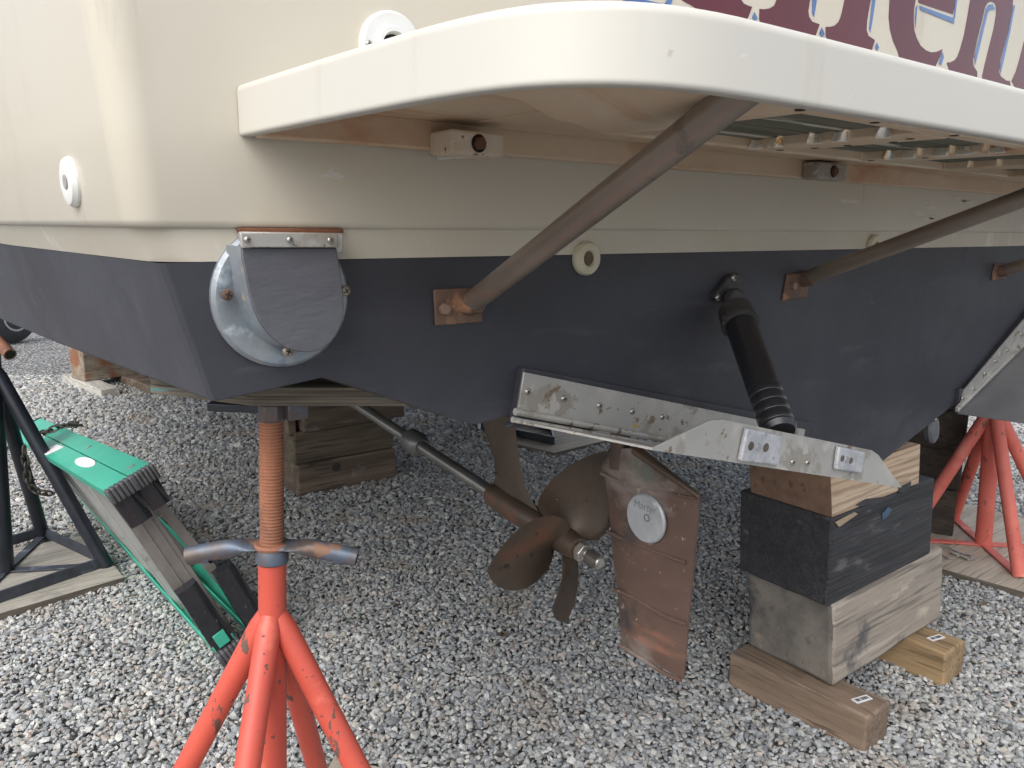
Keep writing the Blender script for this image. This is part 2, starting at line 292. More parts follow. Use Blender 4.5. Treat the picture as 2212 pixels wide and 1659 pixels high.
# screw heads and hex bolts: template pieces pointing along +Z
def template(b, name, mats, fm=None, smooth=True):
    me = bpy.data.meshes.new(name); me.from_pydata([tuple(v) for v in b.V], [], b.F)
    bm = bmesh.new(); bm.from_mesh(me); bmesh.ops.recalc_face_normals(bm, faces=bm.faces); bm.to_mesh(me); bm.free()
    for m in mats: me.materials.append(m)
    if fm: me.polygons.foreach_set('material_index', fm)
    me.polygons.foreach_set('use_smooth', [smooth]*len(me.polygons))
    try: me.set_sharp_from_angle(angle=math.radians(40))
    except Exception: pass
    return me
def screw_mesh(name, m):
    b = B(); b.lathe((0, 0, 0), (0, 0, 1), [(-.2, .9), (.0, 1), (.25, .93), (.45, .7), (.55, .35), (.56, .05)], 16)
    n0 = len(b.F)
    for a in (0, math.pi/2):
        c, s_ = math.cos(a), math.sin(a); L_, w_ = .62, .12
        P = [(-L_, -w_), (L_, -w_), (L_, w_), (-L_, w_)]
        P = [(x*c-y*s_, x*s_+y*c) for x, y in P]
        zt = .585 if a == 0 else .59
        b.hexa([(x, y, .2) for x, y in P]+[(x*.8, y, zt) for x, y in P])
    return template(b, name, [m, HOLE], [0]*n0+[1]*(len(b.F)-n0))
SCREW = screw_mesh('screw_steel', STEEL2); SCREWRU = screw_mesh('screw_rusty', RUSTPL); SCREWB = screw_mesh('screw_brass', mat('pale_brass', (.42, .38, .32), (.30, .25, .2), 60, .45, metal=.6))
bx = B(); bx.lathe((0, 0, 0), (0, 0, 1), [(0, 1), (.75, 1), (.9, .86)], 6); HEX = template(bx, 'hex_rusty', [mat('bolt_brown', (.34, .24, .18), (.22, .14, .10), 90, .6, metal=.3)], smooth=False)
bx = B(); bx.lathe((0, 0, 0), (0, 0, 1), [(0, 1), (.75, 1), (.9, .86)], 6); HEXR = template(bx, 'hex_bolt', [RUSTBOLT], smooth=False)
def screw(me, p, d, r, parent, name='screw'):
    q = Vector(d).to_track_quat('Z', 'Y') @ Matrix.Rotation(random.uniform(0, 3), 3, 'Z').to_quaternion()
    o = shared(name, me, Vector(p), q, parent); o.scale = (r, r, r); return o

# ================================================================== GROUND
YT = .85
gs = 70
gp = mesh('ground', [(-gs, -gs, -.006), (gs, -gs, -.006), (gs, gs, -.006), (-gs, gs, -.006)], [(0, 1, 2, 3)], None, None, mats=[None])
gm = bpy.data.materials.new('gravel_ground'); gm.use_nodes = True
N = gm.node_tree.nodes; L = gm.node_tree.links; pb = N['Principled BSDF']; pb.inputs['Roughness'].default_value = .9
tc = N.new('ShaderNodeTexCoord')
vo = N.new('ShaderNodeTexVoronoi'); vo.inputs['Scale'].default_value = 48; vo.inputs['Randomness'].default_value = 1; L.new(tc.outputs['Object'], vo.inputs['Vector'])
sep = N.new('ShaderNodeSeparateColor'); L.new(vo.outputs['Color'], sep.inputs[0])
cr = N.new('ShaderNodeValToRGB'); els = cr.color_ramp.elements; cr.color_ramp.interpolation = 'CONSTANT'
for i, c in enumerate(STONECOLS):
    e = els[i] if i < 2 else els.new(i/len(STONECOLS))
    e.position = i/len(STONECOLS); e.color = (*c, 1)
L.new(sep.outputs[0], cr.inputs[0])
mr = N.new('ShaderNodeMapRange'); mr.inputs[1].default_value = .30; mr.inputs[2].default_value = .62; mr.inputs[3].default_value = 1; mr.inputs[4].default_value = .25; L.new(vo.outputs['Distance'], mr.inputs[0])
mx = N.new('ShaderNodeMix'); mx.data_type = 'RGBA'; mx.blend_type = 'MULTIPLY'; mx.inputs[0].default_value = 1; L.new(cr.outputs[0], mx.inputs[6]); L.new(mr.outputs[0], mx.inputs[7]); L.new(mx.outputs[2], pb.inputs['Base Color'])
bn = N.new('ShaderNodeBump'); bn.inputs['Distance'].default_value = .02; bn.invert = True; L.new(vo.outputs['Distance'], bn.inputs['Height']); L.new(bn.outputs[0], pb.inputs['Normal'])
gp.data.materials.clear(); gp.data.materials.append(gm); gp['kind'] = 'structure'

def gravel():
    # icosahedron-based angular stones, jittered grid, only where the photo (and a step to its side) can look
    t = (1+5**.5)/2
    iv = np.array([(-1, t, 0), (1, t, 0), (-1, -t, 0), (1, -t, 0), (0, -1, t), (0, 1, t), (0, -1, -t), (0, 1, -t), (t, 0, -1), (t, 0, 1), (-t, 0, -1), (-t, 0, 1)], float); iv /= np.linalg.norm(iv[0])
    itri = np.array([(0, 11, 5), (0, 5, 1), (0, 1, 7), (0, 7, 10), (0, 10, 11), (1, 5, 9), (5, 11, 4), (11, 10, 2), (10, 7, 6), (7, 1, 8), (3, 9, 4), (3, 4, 2), (3, 2, 6), (3, 6, 8), (3, 8, 9), (4, 9, 5), (2, 4, 11), (6, 2, 10), (8, 6, 7), (9, 8, 1)])
    f_ = np.array(fh)[:2]; r_ = np.array(rgt0)[:2]
    pts = []
    d = .75
    while d < 5.9:
        sp = .0102 if d < 2.6 else (.0140 if d < 4 else .0195)
        hw = d*.76+.28
        xs = np.arange(-hw, hw, sp)
        pts.append(np.stack([np.full_like(xs, d), xs, np.full_like(xs, sp)], 1)); d += sp
    P = np.concatenate(pts); n = len(P)
    P[:, :2] += rng.uniform(-.62, .62, (n, 2))*P[:, 2:3]
    xy = P[:, 0:1]*f_+P[:, 1:2]*r_
    size = P[:, 2]*(.40+.50*rng.random(n)**1.6+.35*(rng.random(n) > .985))*1.14
    sc = size[:, None]*np.stack([rng.uniform(.85, 1.45, n), rng.uniform(.7, 1.05, n), rng.uniform(.42, .80, n)], 1)
    Vt = iv[None]*(1+rng.uniform(-.34, .24, (n, 12, 1)))+rng.uniform(-.14, .14, (n, 12, 3))
    Vt = Vt*sc[:, None, :]
    a = rng.uniform(0, 6.283, n); tx = rng.normal(0, .38, n); ty = rng.normal(0, .38, n)
    def R(ax, an):
        c, s_ = np.cos(an), np.sin(an); M = np.zeros((n, 3, 3)); i, j = [(1, 2), (2, 0), (0, 1)][ax]
        M[:, ax, ax] = 1; M[:, i, i] = c; M[:, j, j] = c; M[:, i, j] = -s_; M[:, j, i] = s_; return M
    M = R(2, a) @ R(0, tx) @ R(1, ty)
    Vt = np.einsum('nij,nkj->nki', M, Vt)
    und = .004*np.sin(xy[:, 0]*5.3+1)*np.sin(xy[:, 1]*4.1)
    Vt[:, :, :2] += xy[:, None, :]; Vt[:, :, 2] += (rng.uniform(-.005, .0045, n)+und)[:, None]
    V = Vt.reshape(-1, 3).astype(np.float32); T = (itri[None]+(np.arange(n)*12)[:, None, None]).reshape(-1).astype(np.int32)
    me = bpy.data.meshes.new('gravel'); me.vertices.add(len(V)); me.vertices.foreach_set('co', V.ravel())
    me.loops.add(len(T)); me.loops.foreach_set('vertex_index', T)
    nf = len(T)//3; me.polygons.add(nf); me.polygons.foreach_set('loop_start', np.arange(0, nf*3, 3, dtype=np.int32)); me.polygons.foreach_set('loop_total', np.full(nf, 3, np.int32))
    me.materials.append(STONE); me.update(calc_edges=True); me.shade_flat()
    o = bpy.data.objects.new('gravel', me); COL.objects.link(o); o['kind'] = 'stuff'
    o['label'] = 'loose grey crushed stone covering the boatyard ground'; o['category'] = 'gravel'
    print('stones', n)
gravel()

# ================================================================== BOAT
boat = root('boat', (1.7, 3.5, 0), 'cream fibreglass motorboat with dark painted bottom propped up on blocks and stands, seen from astern', 'boat')
XC = 1.70
def cx(z):                                  # port corner of the transom at height z (leans inboard downwards)
    return np.interp(z, [.964, 1.10, 1.15, 1.36, 1.9], [.250, .218, .193, .174, .12])
# forward stations: (Y, inboard shift of the side, chine drop, keel rise)
ST = [(YT, 0, 0, 0), (1.6, -.045, -.020, 0), (2.4, -.06, -.052, 0), (3.6, -.06, -.06, 0), (4.8, .03, -.03, .0), (6.0, .32, .05, .06), (7.0, .80, .16, .22), (7.7, 1.35, .30, .45)]
def sx(x, sh):                              # shift grows outboard
    k = (XC-x)/(XC-.25); return x + sh*max(k, 0)
def tp(x, y): p = at(x, y, 1, YT); return (p.x, p.z)
BOT = [(cx(.964)+.004, .962), (.300, .966), tp(700, 815), tp(1010, 914), (tp(1030, 917)[0], tp(1030, 917)[1]), (.655, .889), (1.2, .742), (XC, .612)]
def station(i):
    Y, sh, dz, kr = ST[i]
    L_ = []
    for x, z in BOT:
        k = (z-.612)/(.962-.612); L_.append(Vector((sx(x, sh), Y, z+dz*min(max(k, 0), 1)+kr*(1-min(max(k, 0), 1)))))
    R_ = [Vector((2*XC-p.x, p.y, p.z)) for p in L_[:-1]][::-1]
    return L_+R_
def ringz(i, z):
    Y, sh, dz, kr = ST[i]; x = sx(cx(z), sh); return Vector((x, Y, z)), Vector((2*XC-x, Y, z))
# painted bottom: bottom loft, sides up to the paint line, transom
ZP, ZK = 1.111, 1.147
V = []; Fc = []; nb = len(BOT)*2-1
for i in range(len(ST)):
    s_ = station(i); l, r = ringz(i, ZP); V += [l]+s_+[r]
m_ = nb+2
for i in range(len(ST)-1):
    for k in range(m_-1): Fc.append((i*m_+k, i*m_+k+1, (i+1)*m_+k+1, (i+1)*m_+k))
Fc.append(tuple(range(m_))); Fc.append(tuple((len(ST)-1)*m_+k for k in range(m_))[::-1])
hb = mesh('hull_bottom', V, Fc, PAINT, boat)
me = hb.data
bw = me.attributes.new('bevel_weight_edge', 'FLOAT', 'EDGE')
for e in me.edges:
    a, b = sorted(e.vertices)
    wgt = 0
    if a < m_ and b < m_:
        wgt = .25
        if (a, b) == (0, m_-1): wgt = 0
        if (a, b) in ((0, 1), (m_-2, m_-1)): wgt = 1
    elif b-a == m_ and a % m_ in (1, m_-2): wgt = .7
    bw.data[e.index].value = wgt
bv = hb.modifiers.new('bevel', 'BEVEL'); bv.width = .046; bv.segments = 7; bv.limit_method = 'WEIGHT'
me.polygons.foreach_set('use_smooth', [True]*len(me.polygons)); me.set_sharp_from_angle(angle=math.radians(22))
def vertical_band(name, zs, out, m, radii, cap=False):
    V = []; n = len(ST); K = 9; rows = []
    for z, rad, o_ in zip(zs, radii, out):
        L_ = []
        for i in range(n-1, 0, -1):
            l, _ = ringz(i, z); L_.append(l+Vector((-o_, 0, 0)))
        c = ringz(0, z)[0]+Vector((-o_, -o_, 0)); s1 = ringz(1, z)[0]+Vector((-o_, 0, 0)); ds = (s1-c).normalized()
        a, b_ = c+ds*rad, c+Vector((rad, 0, 0))
        for k in range(K):
            t = k/(K-1)*math.pi/2; L_.append(c+ds*rad*(1-math.sin(t))+Vector((rad, 0, 0))*(1-math.cos(t)))
        rows.append(L_+[Vector((2*XC-p.x, p.y, p.z)) for p in L_[::-1]])
    k2 = len(rows[0]); V = [v for r in rows for v in r]; Fc = []
    for j in range(len(rows)-1):
        for k in range(k2-1): Fc.append((j*k2+k, j*k2+k+1, (j+1)*k2+k+1, (j+1)*k2+k))
        Fc.append((j*k2+k2-1, j*k2, (j+1)*k2, (j+1)*k2+k2-1))
    if cap: Fc.append(tuple((len(rows)-1)*k2+k for k in range(k2)))
    Fc.append(tuple(range(k2)))
    return mesh(name, V, Fc, m, boat, smooth=True, ang=42)
vertical_band('hull_band', (ZP+.0005, ZK+.004), (0, 0), GELB, (.046, .042))
vertical_band('hull_topside', (ZK-.001, ZK-.001, ZK+.0015, ZK+.007, 1.25, 1.36, 1.6, 1.9), (-.01, .0025, .0055, .007, .007, .007, .007, .007), GEL, (.03, .030, .031, .032, .034, .036, .04, .045), cap=True)

# --- exhaust outlet with flap
ex = bpy.data.objects.new('exhaust_outlet', None); ex.location = (.345, YT, 1.07); link(ex, boat)
PW[ex.name] = Vector(ex.location)
# empties under the boat keep the offset trick valid
def sub_empty(name, loc, parent, label=None):
    e = bpy.data.objects.new(name, None); e.location = loc; e.empty_display_size = .03
    COL.objects.link(e); e.parent = parent; e.matrix_parent_inverse = Matrix.Translation(-PW.get(parent.name, Vector(parent.location)))
    PW[e.name] = Vector(loc)
    if label: e['label'] = label
    return e
fc = at(612, 641, 1, YT-.006); RX = .0785
b = B(); b.lathe(fc+Vector((0, .008, 0)), (0, -1, 0), [(0, RX), (.007, RX), (.012, RX-.004), (.013, RX-.012), (.010, RX-.02), (.010, .02)], 48)
b.V = [Vector((v.x, v.y, min(v.z, 1.1408))) for v in b.V]
b.obj('flange', GALV, ex, smooth=True)
def r2(x, y, Y): return at((600+x/2.033)/1.4756, (500+y/2.033)/1.4756, 1, Y)
fp = [(345, 590), (352, 660), (372, 760), (398, 890), (430, 990), (470, 1075), (520, 1145), (575, 1200), (640, 1240), (710, 1263), (790, 1268), (860, 1250), (920, 1205), (965, 1150), (995, 1080), (1010, 1000), (1006, 900), (995, 800), (978, 690), (962, 590)]
FL = [r2(x, y, .808-(y-590)/680*.010) for x, y in fp]
b = B(); b.prism([p+Vector((0, .0045, 0)) for p in FL], (0, -.0045, 0)); fl = b.obj('rubber_flap', FLAP, ex, bevel=.0012, seg=2, ang=30)
c0 = sum(FL, Vector())/len(FL)
b = B(); Vr = []
for f_, Y in ((.965, .812), (.985, .830), (1.03, .8435)):
    Vr += [Vector((c0.x+(p.x-c0.x)*f_ - (0 if f_ < 1 else .002), Y, c0.z+(p.z-c0.z)*f_)) for p in FL]
n_ = len(FL); b.add(Vr, [(j*n_+k, j*n_+(k+1) % n_, (j+1)*n_+(k+1) % n_, (j+1)*n_+k) for j in range(2) for k in range(n_)]+[tuple(range(n_))[::-1]])
b.obj('outlet_collar', GALV, ex, smooth=True)
bc = [r2(330, 490, .806), r2(963, 497, .806), r2(957, 586, .806), r2(345, 586, .806)]
b = B(); b.prism([p+Vector((0, .003, 0)) for p in bc], (0, -.006, 0)); bar = b.obj('clamp_bar', STEEL, ex, bevel=.0008)
b = B(); b.prism([r2(318, 484, .8435), r2(925, 492, .8435), r2(920, 620, .8435), r2(345, 620, .8435)], (0, -.033, 0)); b.obj('hinge_block', STEEL, ex, bevel=.002)
for x, y in ((384, 537), (660, 538), (922, 540)): screw(SCREW, r2(x, y, .8), (0, -1, 0), .0036, bar)
for x, y, mm in ((254, 893, SCREWRU), (1020, 867, SCREWB), (645, 1260, SCREWB)): screw(mm, r2(x, y, YT-.0165), (0, -1, 0), .0062, ex)
b = B(); b.box(.291, .411, YT-.002, YT-.009, 1.1412, 1.1462); b.obj('rust_streak', mat('rust_bleed', (.09, .03, .018), (.20, .085, .045), 40, .85), ex, bevel=.001)

# --- plastic fittings
def fitting(name, p, d, prof, m, label, hole=None, mh=HOLE, par=boat):
    b = B(); b.lathe(p, d, prof, 36); o = b.obj(name, m, par, smooth=True, ang=30)
    if label: o['label'] = label
    if hole:
        b = B(); t, r = hole; b.lathe(Vector(p)+Vector(d)*t, d, [(0, r), (.0008, r*.98)], 24); b.obj('drain_hole', mh, o)
    return o
sp = at(131, 392, 0, cx(1.2)-.030); sp.x = cx(sp.z)-.007-.055*(sp.y-YT)*.9
fitting('through_hull_fitting', sp, (-1, -.06, -.05), [(0, .026), (.002, .028), (.005, .028), (.010, .025), (.012, .018), (.010, .008)], WHITEP, 'white round through hull fitting on the side', (.0105, .008), mat('fitting_bore', (.35, .34, .32), (.25, .24, .23), 40, .6))
p = at(843, 106, 1, YT-.007)
o = fitting('deck_plate', p, (0, -1, 0), [(0, .040), (.006, .040), (.009, .037), (.009, .024), (.014, .022), (.014, .017), (.006, .015)], WHITEP, 'white round plastic plate half hidden behind the platform', (.0063, .0148))
screw(SCREW, at(797, 95, 1, YT-.0165), (0, -1, 0), .0042, o)
p = at(1263, 558, 1, YT)
o = fitting('drain_fitting', p, (0, -1, 0), [(0, .0245), (.006, .0245), (.010, .022), (.011, .012), (.007, .0105)], YELLP, 'yellowed plastic drain fitting on the paint line', (.0072, .0103), mat('drain_dark', (.16, .12, .07), (.08, .06, .04), 40, .8))
p = at(1884, 534, 1, YT)
fitting('drain_fitting', p, (0, -1, 0), [(0, .026), (.006, .026), (.010, .023), (.011, .012), (.007, .011)], YELLP, 'yellowed drain fitting behind the second strut', (.0072, .0105))
# flaked paint and chips on the topside
chips = mat('bare_chip', (.72, .70, .64), (.66, .62, .54), 90, .6)
flk = mat('flaked_gelcoat', (.70, .67, .60), (.64, .60, .52), 90, .6)
for cxx, cyy, sw, sh_, n_ in ((1845, 432, 26, 4, 2), (1990, 455, 26, 20, 5), (2075, 440, 24, 16, 4)):
    for k in range(n_):
        a0, b0 = cxx+random.uniform(-sw, sw), cyy+random.uniform(-sh_, sh_)
        P = [at(a0+q*random.uniform(6, 16)*math.cos(t)+3*math.sin(3*t), b0+random.uniform(2, 6)*math.sin(t), 1, YT-.0074) for q, t in zip([1]*7, [i*.9 for i in range(7)])]
        b = B(); b.prism(P, (0, -.0003, 0)); b.obj('gelcoat_chip', chips if k % 2 else flk, boat)

# --- name lettering on the transom
def LA(x, y, d): return at((1900+x/2.765)/1.4756, (y/2.765)/1.4756, 1, YT-.007-d)
def LB(x, y, d): return at((2600+x/3.331)/1.4756, (y/3.331)/1.4756, 1, YT-.007-d)
let = sub_empty('boat_name', (1.8, YT, 1.55), boat, 'maroon ornamental lettering with cream gaps and blue shading on the transom')
def poly(name, fn, P, m, d, par):
    V = [fn(x, y, d) for x, y in P]; b = B(); b.prism(V, (0, -.0004, 0)); return b.obj(name, m, par)
UP = 210      # strokes go on above the top of the photo
r_ = poly('letter', LA, [(755, 0), (755-60, -UP), (1240, -UP), (1280, 0), (1300, 30), (1340, 50), (1375, 60), (1345, 140), (1300, 230), (1000, 190), (860, 60)], MAROON, .0004, let)
i_ = poly('letter', LA, [(1590, 0), (1560, -UP), (1930, -UP), (1885, 0), (1870, 100), (1878, 150), (1905, 190), (1970, 215), (1950, 270), (1920, 350), (1480, 290), (1437, 170), (1440, 78), (1480, 82), (1530, 74), (1570, 48)], MAROON, .0004, let)
i2 = poly('letter', LB, [(305, 0), (340, -UP*1.2), (630, -UP*1.2), (585, 0), (560, 130), (545, 230), (540, 320), (560, 380), (628, 425), (600, 520), (560, 600), (150, 480), (105, 380), (105, 285), (150, 285), (200, 272), (240, 235), (262, 185), (280, 120)], MAROON, .0004, let)
e_ = poly('letter', LB, [(785, 0), (800, -UP*1.2), (1100, -UP*1.2), (1060, 0), (1043, 100), (1040, 220), (1046, 320), (1070, 400), (1110, 480), (1170, 535), (1220, 555), (1270, 553), (1310, 540), (1348, 520), (1325, 590), (1290, 665), (1240, 760), (900, 660), (870, 545), (820, 430), (790, 320), (775, 180)], MAROON, .0004, let)
poly('letter_centre', LB, [(1090, 0), (1110, -UP), (1500, -UP), (1480, 40), (1455, 150), (1300, 100), (1090, 28)], MAROON, .0004, e_)
n2 = poly('letter', LB, [(1640, 0), (1690, -UP*1.2), (2150, -UP*1.2), (2095, 0), (2085, 130), (2040, 340), (1960, 640), (1948, 760), (1965, 810), (2020, 855), (2060, 860), (2080, 980), (1960, 950), (1765, 880), (1770, 800), (1790, 700), (1840, 500), (1890, 300), (1915, 150), (1912, 60), (1895, 28), (1862, 14), (1825, 30), (1800, 70), (1770, 200), (1720, 400), (1685, 560), (1670, 640), (1675, 700), (1715, 762), (1715, 860), (1420, 760), (1392, 665), (1430, 662), (1475, 640), (1505, 600), (1530, 530), (1575, 370), (1610, 180)], MAROON, .0004, let)
poly('letter', LB, [(2330, 0), (2600, 0), (2600, 1100), (2150, 980), (2080, 860), (2125, 760), (2160, 640), (2212, 440), (2270, 220)], MAROON, .0004, let)
for fn, par, P in ((LA, r_, [(240, 0), (210, -60), (420, -60), (440, 0), (600, 38), (625, 0), (640, -60), (690, -60), (672, 0), (655, 60), (420, 60)]),
                   (LA, i_, [(1395, 105), (1375, 150), (1395, 190), (1425, 165)]), (LA, i_, [(1905, 0), (1912, -60), (1955, -60), (1945, 0), (1922, 148), (1905, 120)]), (LA, i_, [(1990, 240), (1968, 295), (1990, 330), (2014, 305)]),
                   (LB, i2, [(65, 290), (40, 350), (60, 390), (95, 355)]), (LB, i2, [(600, 0), (612, -60), (645, -60), (635, 0), (605, 200), (580, 345), (568, 300)]), (LB, e_, [(650, 450), (630, 500), (650, 540), (672, 505)]),
                   (LB, e_, [(1100, 60), (1475, 195), (1468, 250), (1112, 105)]), (LB, e_, [(1482, 0), (1500, -60), (1512, -60), (1495, 60), (1478, 190), (1466, 180)]), (LB, e_, [(1345, 552), (1362, 600), (1335, 690), (1305, 675)]), (LB, e_, [(1082, 50), (1068, 200), (1061, 300), (1054, 200), (1063, 80)]),
                   (LB, n2, [(1810, 90), (1835, 52), (1880, 45), (1903, 100), (1850, 104), (1825, 140), (1760, 420), (1692, 695), (1685, 600), (1740, 380)]), (LB, n2, [(2100, 50), (2116, 60), (2060, 360), (1965, 780), (1956, 700), (2040, 360)])):
    poly('blue_shade', fn, P, BLUEV, .0009, par)

# --- swim platform
pl = sub_empty('swim_platform', (1.2, .6, 1.24), boat, 'white moulded swim platform with slatted teak gratings')
def plan0():                           # outline in plan from the transom round the aft corner to far starboard
    P = [(.298, YT-.008), (.305, .70), (.311, .60), (.318, .505), (.331, .440), (.352, .400), (.385, .372), (.43, .356), (.50, .3495), (.70, .344), (1.0, .338), (1.7, .332)]
    P += [(2*XC-x, y) for x, y in P[:-1]][::-1]
    return P
def plan(off=0):
    C = plan0(); P = []
    for i in range(len(C)-1):
        p0, p1, p2, p3 = C[max(i-1, 0)], C[i], C[i+1], C[min(i+2, len(C)-1)]
        for k in range(3):
            t = k/3; P.append(tuple(.5*((2*p1[a])+(-p0[a]+p2[a])*t+(2*p0[a]-5*p1[a]+4*p2[a]-p3[a])*t*t+(-p0[a]+3*p1[a]-3*p2[a]+p3[a])*t**3) for a in (0, 1)))
    P.append(C[-1])
    if off:
        Q = []
        for i, (x, y) in enumerate(P):
            a = P[max(i-1, 0)]; c = P[min(i+1, len(P)-1)]; tx, ty = c[0]-a[0], c[1]-a[1]; l = math.hypot(tx, ty); nx, ny = -ty/l, tx/l
            Q.append((x+nx*off, y+ny*off if 0 < i < len(P)-1 else y))
        P = Q
    return P
ZB, ZT = 1.2395, 1.2905
out = plan(); _inn = plan(.014)
b = B(); V = []
rows = [(plan(.014), ZB+.036), (plan(.014), ZB+.0015), (plan(.0125), ZB), (plan(.0022), ZB), (plan(.0006), ZB+.0008), (plan(0), ZB+.003), (plan(0), ZB+.0045), (plan(0), ZT-.008), (plan(0), ZT-.006), (plan(.0010), ZT-.003), (plan(.003), ZT-.001), (plan(.006), ZT), (plan(.012), ZT)]
k_ = len(out)
for P, z in rows: V += [Vector((x, y, z)) for x, y in P]
Fc = [(j*k_+k, j*k_+k+1, (j+1)*k_+k+1, (j+1)*k_+k) for j in range(len(rows)-1) for k in range(k_-1)]
mesh('platform_skirt', V, Fc, GELW, pl, smooth=True, ang=75)
# gratings: openings through the deck
OPEN = [(.572, .790), (.846, 1.030), (1.086, 1.27), (1.326, 1.51), (1.566, 1.75), (1.806, 1.99), (2.046, 2.23), (2.286, 2.47), (2.526, 2.76)]
OY0, OY1 = .378, .572
def slab(name, z0, z1, m, y0, y1, xs0, xs1):
    b = B(); b.box(xs0, xs1, y0, y1, z0, z1); return b.obj(name, m, pl)
# deck skin (with real openings) as a ring of pieces in one mesh: top face white, underside dirty
def deck(name, zb, zt, m):
    P = plan(.010); b = B()
    # strips in X between openings
    xs = [.572]+[v for o_ in OPEN for v in o_][1:]
    PL = [p for p in P if p[0] <= XC+.01]
    def ya(x): x = x if x < XC else 2*XC-x; return float(np.interp(x, [p[0] for p in PL], [p[1] for p in PL]))
    # left end piece polygon
    Lp = [q for q in P if q[0] <= .572]; Lp = sorted(Lp, key=lambda q: (P.index(q)))
    poly_ = [(x, y, zb) for x, y in Lp]+[(.572, ya(.572), zb), (.572, YT-.008, zb)]
    b.prism(poly_, (0, 0, zt-zb))
    Rr = [(2*XC-x, y, z) for x, y, z in poly_]; 
    b.prism([(x if x < 2.8 else x, y, z) for x, y, z in Rr], (0, 0, zt-zb))
    X1 = 2*XC-.572
    b.box(.572, X1, OY1, YT-.008, zb, zt)
    n = 24
    for i in range(n):
        xa, xb = .572+(X1-.572)*i/n, .572+(X1-.572)*(i+1)/n
        b.hexa([(xa, ya(xa), zb), (xb, ya(xb), zb), (xb, OY0, zb), (xa, OY0, zb), (xa, ya(xa), zt), (xb, ya(xb), zt), (xb, OY0, zt), (xa, OY0, zt)])
    for i in range(len(OPEN)-1): b.box(OPEN[i][1], OPEN[i+1][0], OY0, OY1, zb, zt)
    if OPEN[-1][1] < X1: b.box(OPEN[-1][1], X1, OY0, OY1, zb, zt)
    return b.obj(name, m, pl)
deck('platform_deck', 1.2745, 1.2890, GELW)
# soffit lining below the deck (stained), a moulded pan around each opening coming down to z 1.24
b = B(); P = plan(.0145)
PO = [p for p in plan(.0135) if p[0] <= XC]
def xo(y):                                  # outline x at a given y on the port side
    Q = [(p[1], p[0]) for p in PO if p[0] < .6][::-1]; return float(np.interp(y, [q[0] for q in Q], [q[1] for q in Q]))
def sm(t): t = min(1, max(0, t)); return t*t*(3-2*t)
V = []; Fc = []; NX, NY = 22, 34
for j in range(NY):
    y = .3635+(YT-.027-.3635)*j/(NY-1); xa = xo(y)
    for i in range(NX):
        x = xa+(.585-xa)*i/(NX-1)
        edge = sm(min((x-xa)/.045, (y-.3635)/.05)+.02); ramp = 1-sm((x-.415)/.14); back = sm((y-.575)/.035)
        V.append((x, y, 1.2405+.031*edge*max(ramp, back)))
for j in range(NY-1):
    for i in range(NX-1): a = j*NX+i; Fc.append((a, a+1, a+NX+1, a+NX))
mesh('platform_soffit', V, Fc, GELU, pl, smooth=True, ang=80)
b = B(); b.box(.56, 2*XC-.56, OY1+.012, YT-.03, 1.2700, 1.2742); b.obj('platform_soffit', GELU, pl)
b = B(); b.box(.312, 2*XC-.312, YT-.026, YT-.0085, 1.2385, 1.2741); b.obj('transom_flange', GELU, pl, bevel=.003)
# pans
b = B()
X0, X1 = .5605, 2*XC-.5605
b.box(X0, X1, .3585, OY0, 1.2400, 1.2740); b.box(X0, X1, OY1, OY1+.011, 1.2400, 1.2740)
xs = [X0]+[v for o_ in OPEN for v in o_]+[X1]
for i in range(0, len(xs), 2): b.box(xs[i], xs[i+1], OY0, OY1, 1.2400, 1.2740)
b.obj('grating_pan', GELU, pl, bevel=.0025, seg=2)
# slats run athwartships in each opening, on a bearer; pale teeth on the end wall below them paint the light through the gaps
for oi, (xa, xb) in enumerate(OPEN[:5]):
    ny = 5; pitch = (OY1-OY0)/ny
    g = B()
    for k in range(ny):
        y0 = OY0+.002+k*pitch; b = B(); b.box(xa+.001, xb-.001, y0, y0+pitch-.0055, 1.2500, 1.2690)
        b.obj('teak_slat', TEAK, pl, bevel=.0015)
        if oi < 2:
            yc = [.562, .537, .490, .461, .415][k] if oi == 0 else [.532, .506, .467, .441, .404][k]
            b = B()
            b.hexa([(xb-.006, yc-.009, 1.2388), (xb+.002, yc-.0085, 1.2388), (xb+.002, yc+.0085, 1.2388), (xb-.006, yc+.009, 1.2388),
                    (xb-.003, yc-.0065, 1.2497), (xb+.002, yc-.0065, 1.2497), (xb+.002, yc+.0065, 1.2497), (xb-.003, yc+.0065, 1.2497)])
            b.obj('gap_light_rib', GAPLIGHT, pl, bevel=.0012)
# screw holes in the underside frame
for x, y in ((1728, 238), (1889, 265), (2061, 293), (1685, 324), (1760, 320), (1831, 314), (1881, 347), (1998, 341), (1966, 300), (1930, 307)):
    p = at(x, y, 2, 1.2398); b = B(); b.lathe(p, (0, 0, -1), [(0, .0042), (.0004, .004)], 14); b.obj('screw_hole', HOLE, pl)
